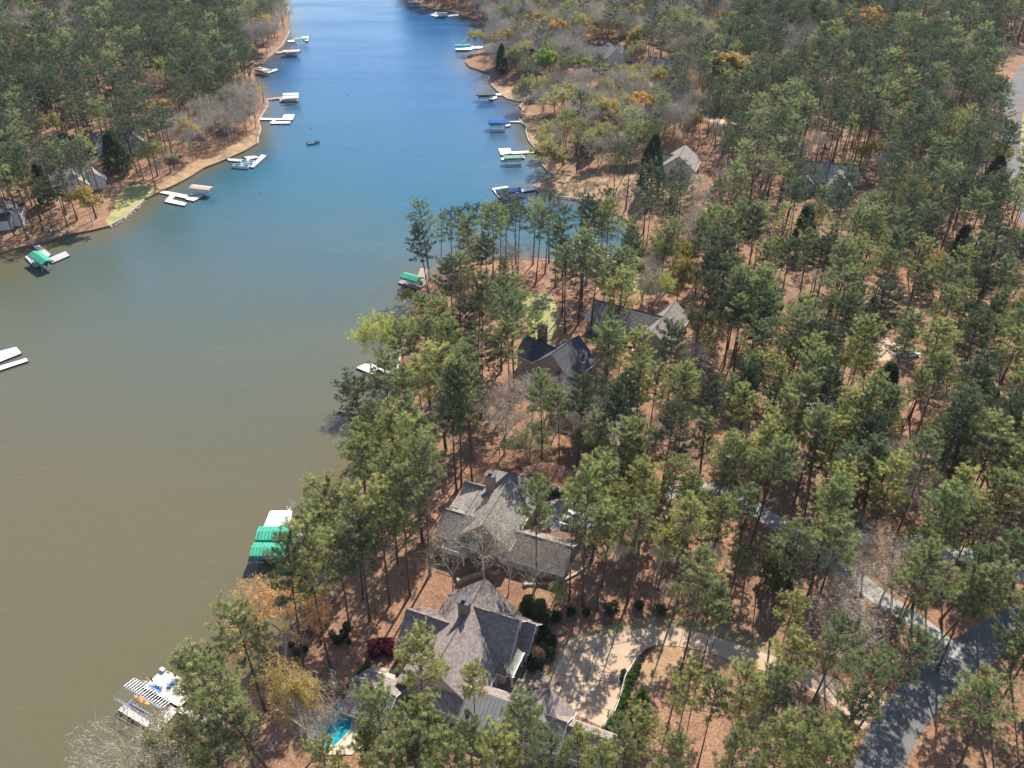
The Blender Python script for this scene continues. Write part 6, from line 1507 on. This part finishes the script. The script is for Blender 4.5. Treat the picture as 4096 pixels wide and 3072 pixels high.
cottage(2680, 305, -35, 'broad grey roofed house in the far bare woods', [(-12, 8, -6, 5, 'a', 3.4, 7.4), (-3, 6, -9, 6, 'b', 3.2, 6.8)], 'wall_tan', 'roof_grey')
cottage(2700, 430, -10, 'pale two storey house behind the sandy point woods', [(-7, 7, -5, 5, 'a', 5.2, 8.4)], 'wall_white', 'roof_brown', None, ((-4, -5, 3.6, '-b', 1.1, 1.4), (0, -5, 3.6, '-b', 1.1, 1.4), (4, -5, 3.6, '-b', 1.1, 1.4), (-4, -5, 1.2, '-b', 1.1, 1.4), (4, -5, 1.2, '-b', 1.1, 1.4)))
cottage(3405, 1700, -30, 'blue grey roofed building under the right pines', [(-6, 6, -3.5, 3.5, 'a', 2.8, 5.2)], 'wall_blue', simple('x', (.3, .3, .3), .5) and 'roof_grey')
cottage(3000, 1220, -25, 'low grey roofed house deep in the right pines', [(-8, 8, -5, 5, 'a', 3.0, 6.2), (0, 7, -8, 2, 'b', 3, 5.8)], 'wall_tan', 'roof_grey')
cottage(300, 745, 30, 'grey roofed house behind pines on the left bank', [(-10, 6, -5, 4, 'a', 3.6, 7.0), (-3, 4, -9, 3, 'b', 3.4, 6.6), (4, 10, -6, 1, 'b', 3.2, 6.0)], 'wall_white', 'roof_grey', None, ((-8, -5, 1.8, '-b', 1.2, 1.4), (0.5, -9, 1.8, '-b', 1.4, 1.5)))
cottage(480, 590, 30, 'grey roofed house by the dark evergreens of the left bank', [(-9, 9, -5, 5, 'a', 3.6, 7.2), (2, 9, -9, 2, 'b', 3.2, 6.4)], 'wall_white', 'roof_grey')
cottage(20, 880, 20, 'white framed house at the left edge of the picture', [(-6, 6, -5, 4, 'b', 3.4, 6.4), (-9, 3, -7, -2, 'a', 2.8, 4.8)], 'wall_white', 'roof_dark', None, ((0, -5, 1.8, '-b', 1.6, 1.6),))
cottage(2160, 110, -15, 'pale roofed house far up the right bank', [(-9, 8, -4, 4, 'a', 3.0, 5.8)], 'wall_white', 'roof_brown')
# parked cars
def car(u, v, ang, paint, label, z=None):
    g = G(u, v); e = empty('parked_car', (g.x, g.y, g.z + .06), ang, label, 'car'); b = MB(); S = []
    prof = [(-2.2, .5, .78, .8), (-2.05, .4, .95, .88), (-1.3, .36, 1.0, .9), (1.0, .36, .98, .9), (1.9, .38, .86, .86), (2.2, .5, .7, .72)]
    for x, z0, z1, w in prof: S += [(x, -w, z0), (x, -w, z1 - .12), (x, -w * .88, z1), (x, w * .88, z1), (x, w, z1 - .12), (x, w, z0)]
    n = 6; b.add(S, [(i * n + k, i * n + (k + 1) % n, (i + 1) * n + (k + 1) % n, (i + 1) * n + k) for i in range(5) for k in range(n)] + [tuple(range(n)), tuple(5 * n + k for k in range(n))]); unify(b.obj('body', paint, e))
    c = MB(); c.add([(-1.75, -.76, .96), (1.0, -.76, .96), (.35, -.62, 1.42), (-1.2, -.62, 1.42), (-1.75, .76, .96), (1.0, .76, .96), (.35, .62, 1.42), (-1.2, .62, 1.42)], [(0, 1, 2, 3), (7, 6, 5, 4), (0, 4, 5, 1), (1, 5, 6, 2), (3, 7, 4, 0)]); c.obj('windows', 'glass', e)
    r = MB(); r.box((-.42, 0, 1.435), (1.6, 1.26, .04)); r.obj('car_roof', paint, e)
    for x in (-1.35, 1.35):
        for y in (-.8, .8): w_ = MB(); w_.tube([(x, y - .1, .34), (x, y + .1, .34)], .34, 10); w_.obj('wheel', 'black', e)
    for y in (-.6, .6): l_ = MB(); l_.box((2.18, y, .68), (.06, .3, .12)); l_.obj('headlight', 'trim', e)
    return e
car(2497, 1385, -.3, 'red_paint', 'red car parked on the sandy court among the pines'); car(2272, 2085, 1.2, 'hull_white', 'white car parked behind the pine by the middle house'); car(2215, 1975, .2, 'black', 'dark car parked on the pad beside the middle house')
car(3640, 1425, .2, 'hull_white', 'white car in the sandy clearing deep in the right pines')
# mailbox and bin by the road
mg = G(3768, 2610); e = empty('mailbox', mg, .6, 'wooden post mailbox where the lane meets the road', 'mailbox'); m_ = MB(); m_.box((0, 0, .6), (.14, .14, 1.3)); m_.obj('post', 'timber', e); m_ = MB(); m_.box((.15, 0, 1.3), (.55, .22, .25)); m_.obj('box', 'iron', e)
fg = G(3845, 2440); e = empty('garden_flag', fg, .9, 'small red and white garden flag in the straw by the lane', 'flag'); m_ = MB(); m_.tube([(0, 0, 0), (0, 0, 1.4)], .03, 5); m_.obj('flag_pole', 'iron', e)
for k in range(6): m_ = MB(); m_.box((.4, 0, .85 + k * .09), (.75, .02, .09)); m_.obj('stripe', 'red_paint' if k % 2 else 'trim', e)
urn = G(2315, 2792); m_ = MB(); m_.tube([(0, 0, .0), (0, 0, .12), (0, 0, .2), (0, 0, .5), (0, 0, .75)], [.55, .55, .2, .25, .1], 12); o = m_.obj('stone_fountain', 'dock_grey'); o.location = urn; tag(o, 'small grey stone ornament standing on the tan court', 'garden ornament')
print('OBJ', len(bpy.data.objects))

# air between the camera and the far woods
hb = MB(); hb.box((0, 2400, 56), (7000, 6600, 136)); hm, hnt, ho = new_mat('haze'); vp = hnt.nodes.new('ShaderNodeVolumePrincipled')
vp.inputs['Color'].default_value = (0.6, 0.78, 1.0, 1); vp.inputs['Density'].default_value = 0.000035; vp.inputs['Anisotropy'].default_value = 0.2
hnt.links.new(vp.outputs[0], ho.inputs['Volume']); M['haze'] = hm
tag(hb.obj('haze', 'haze'), kind='stuff')
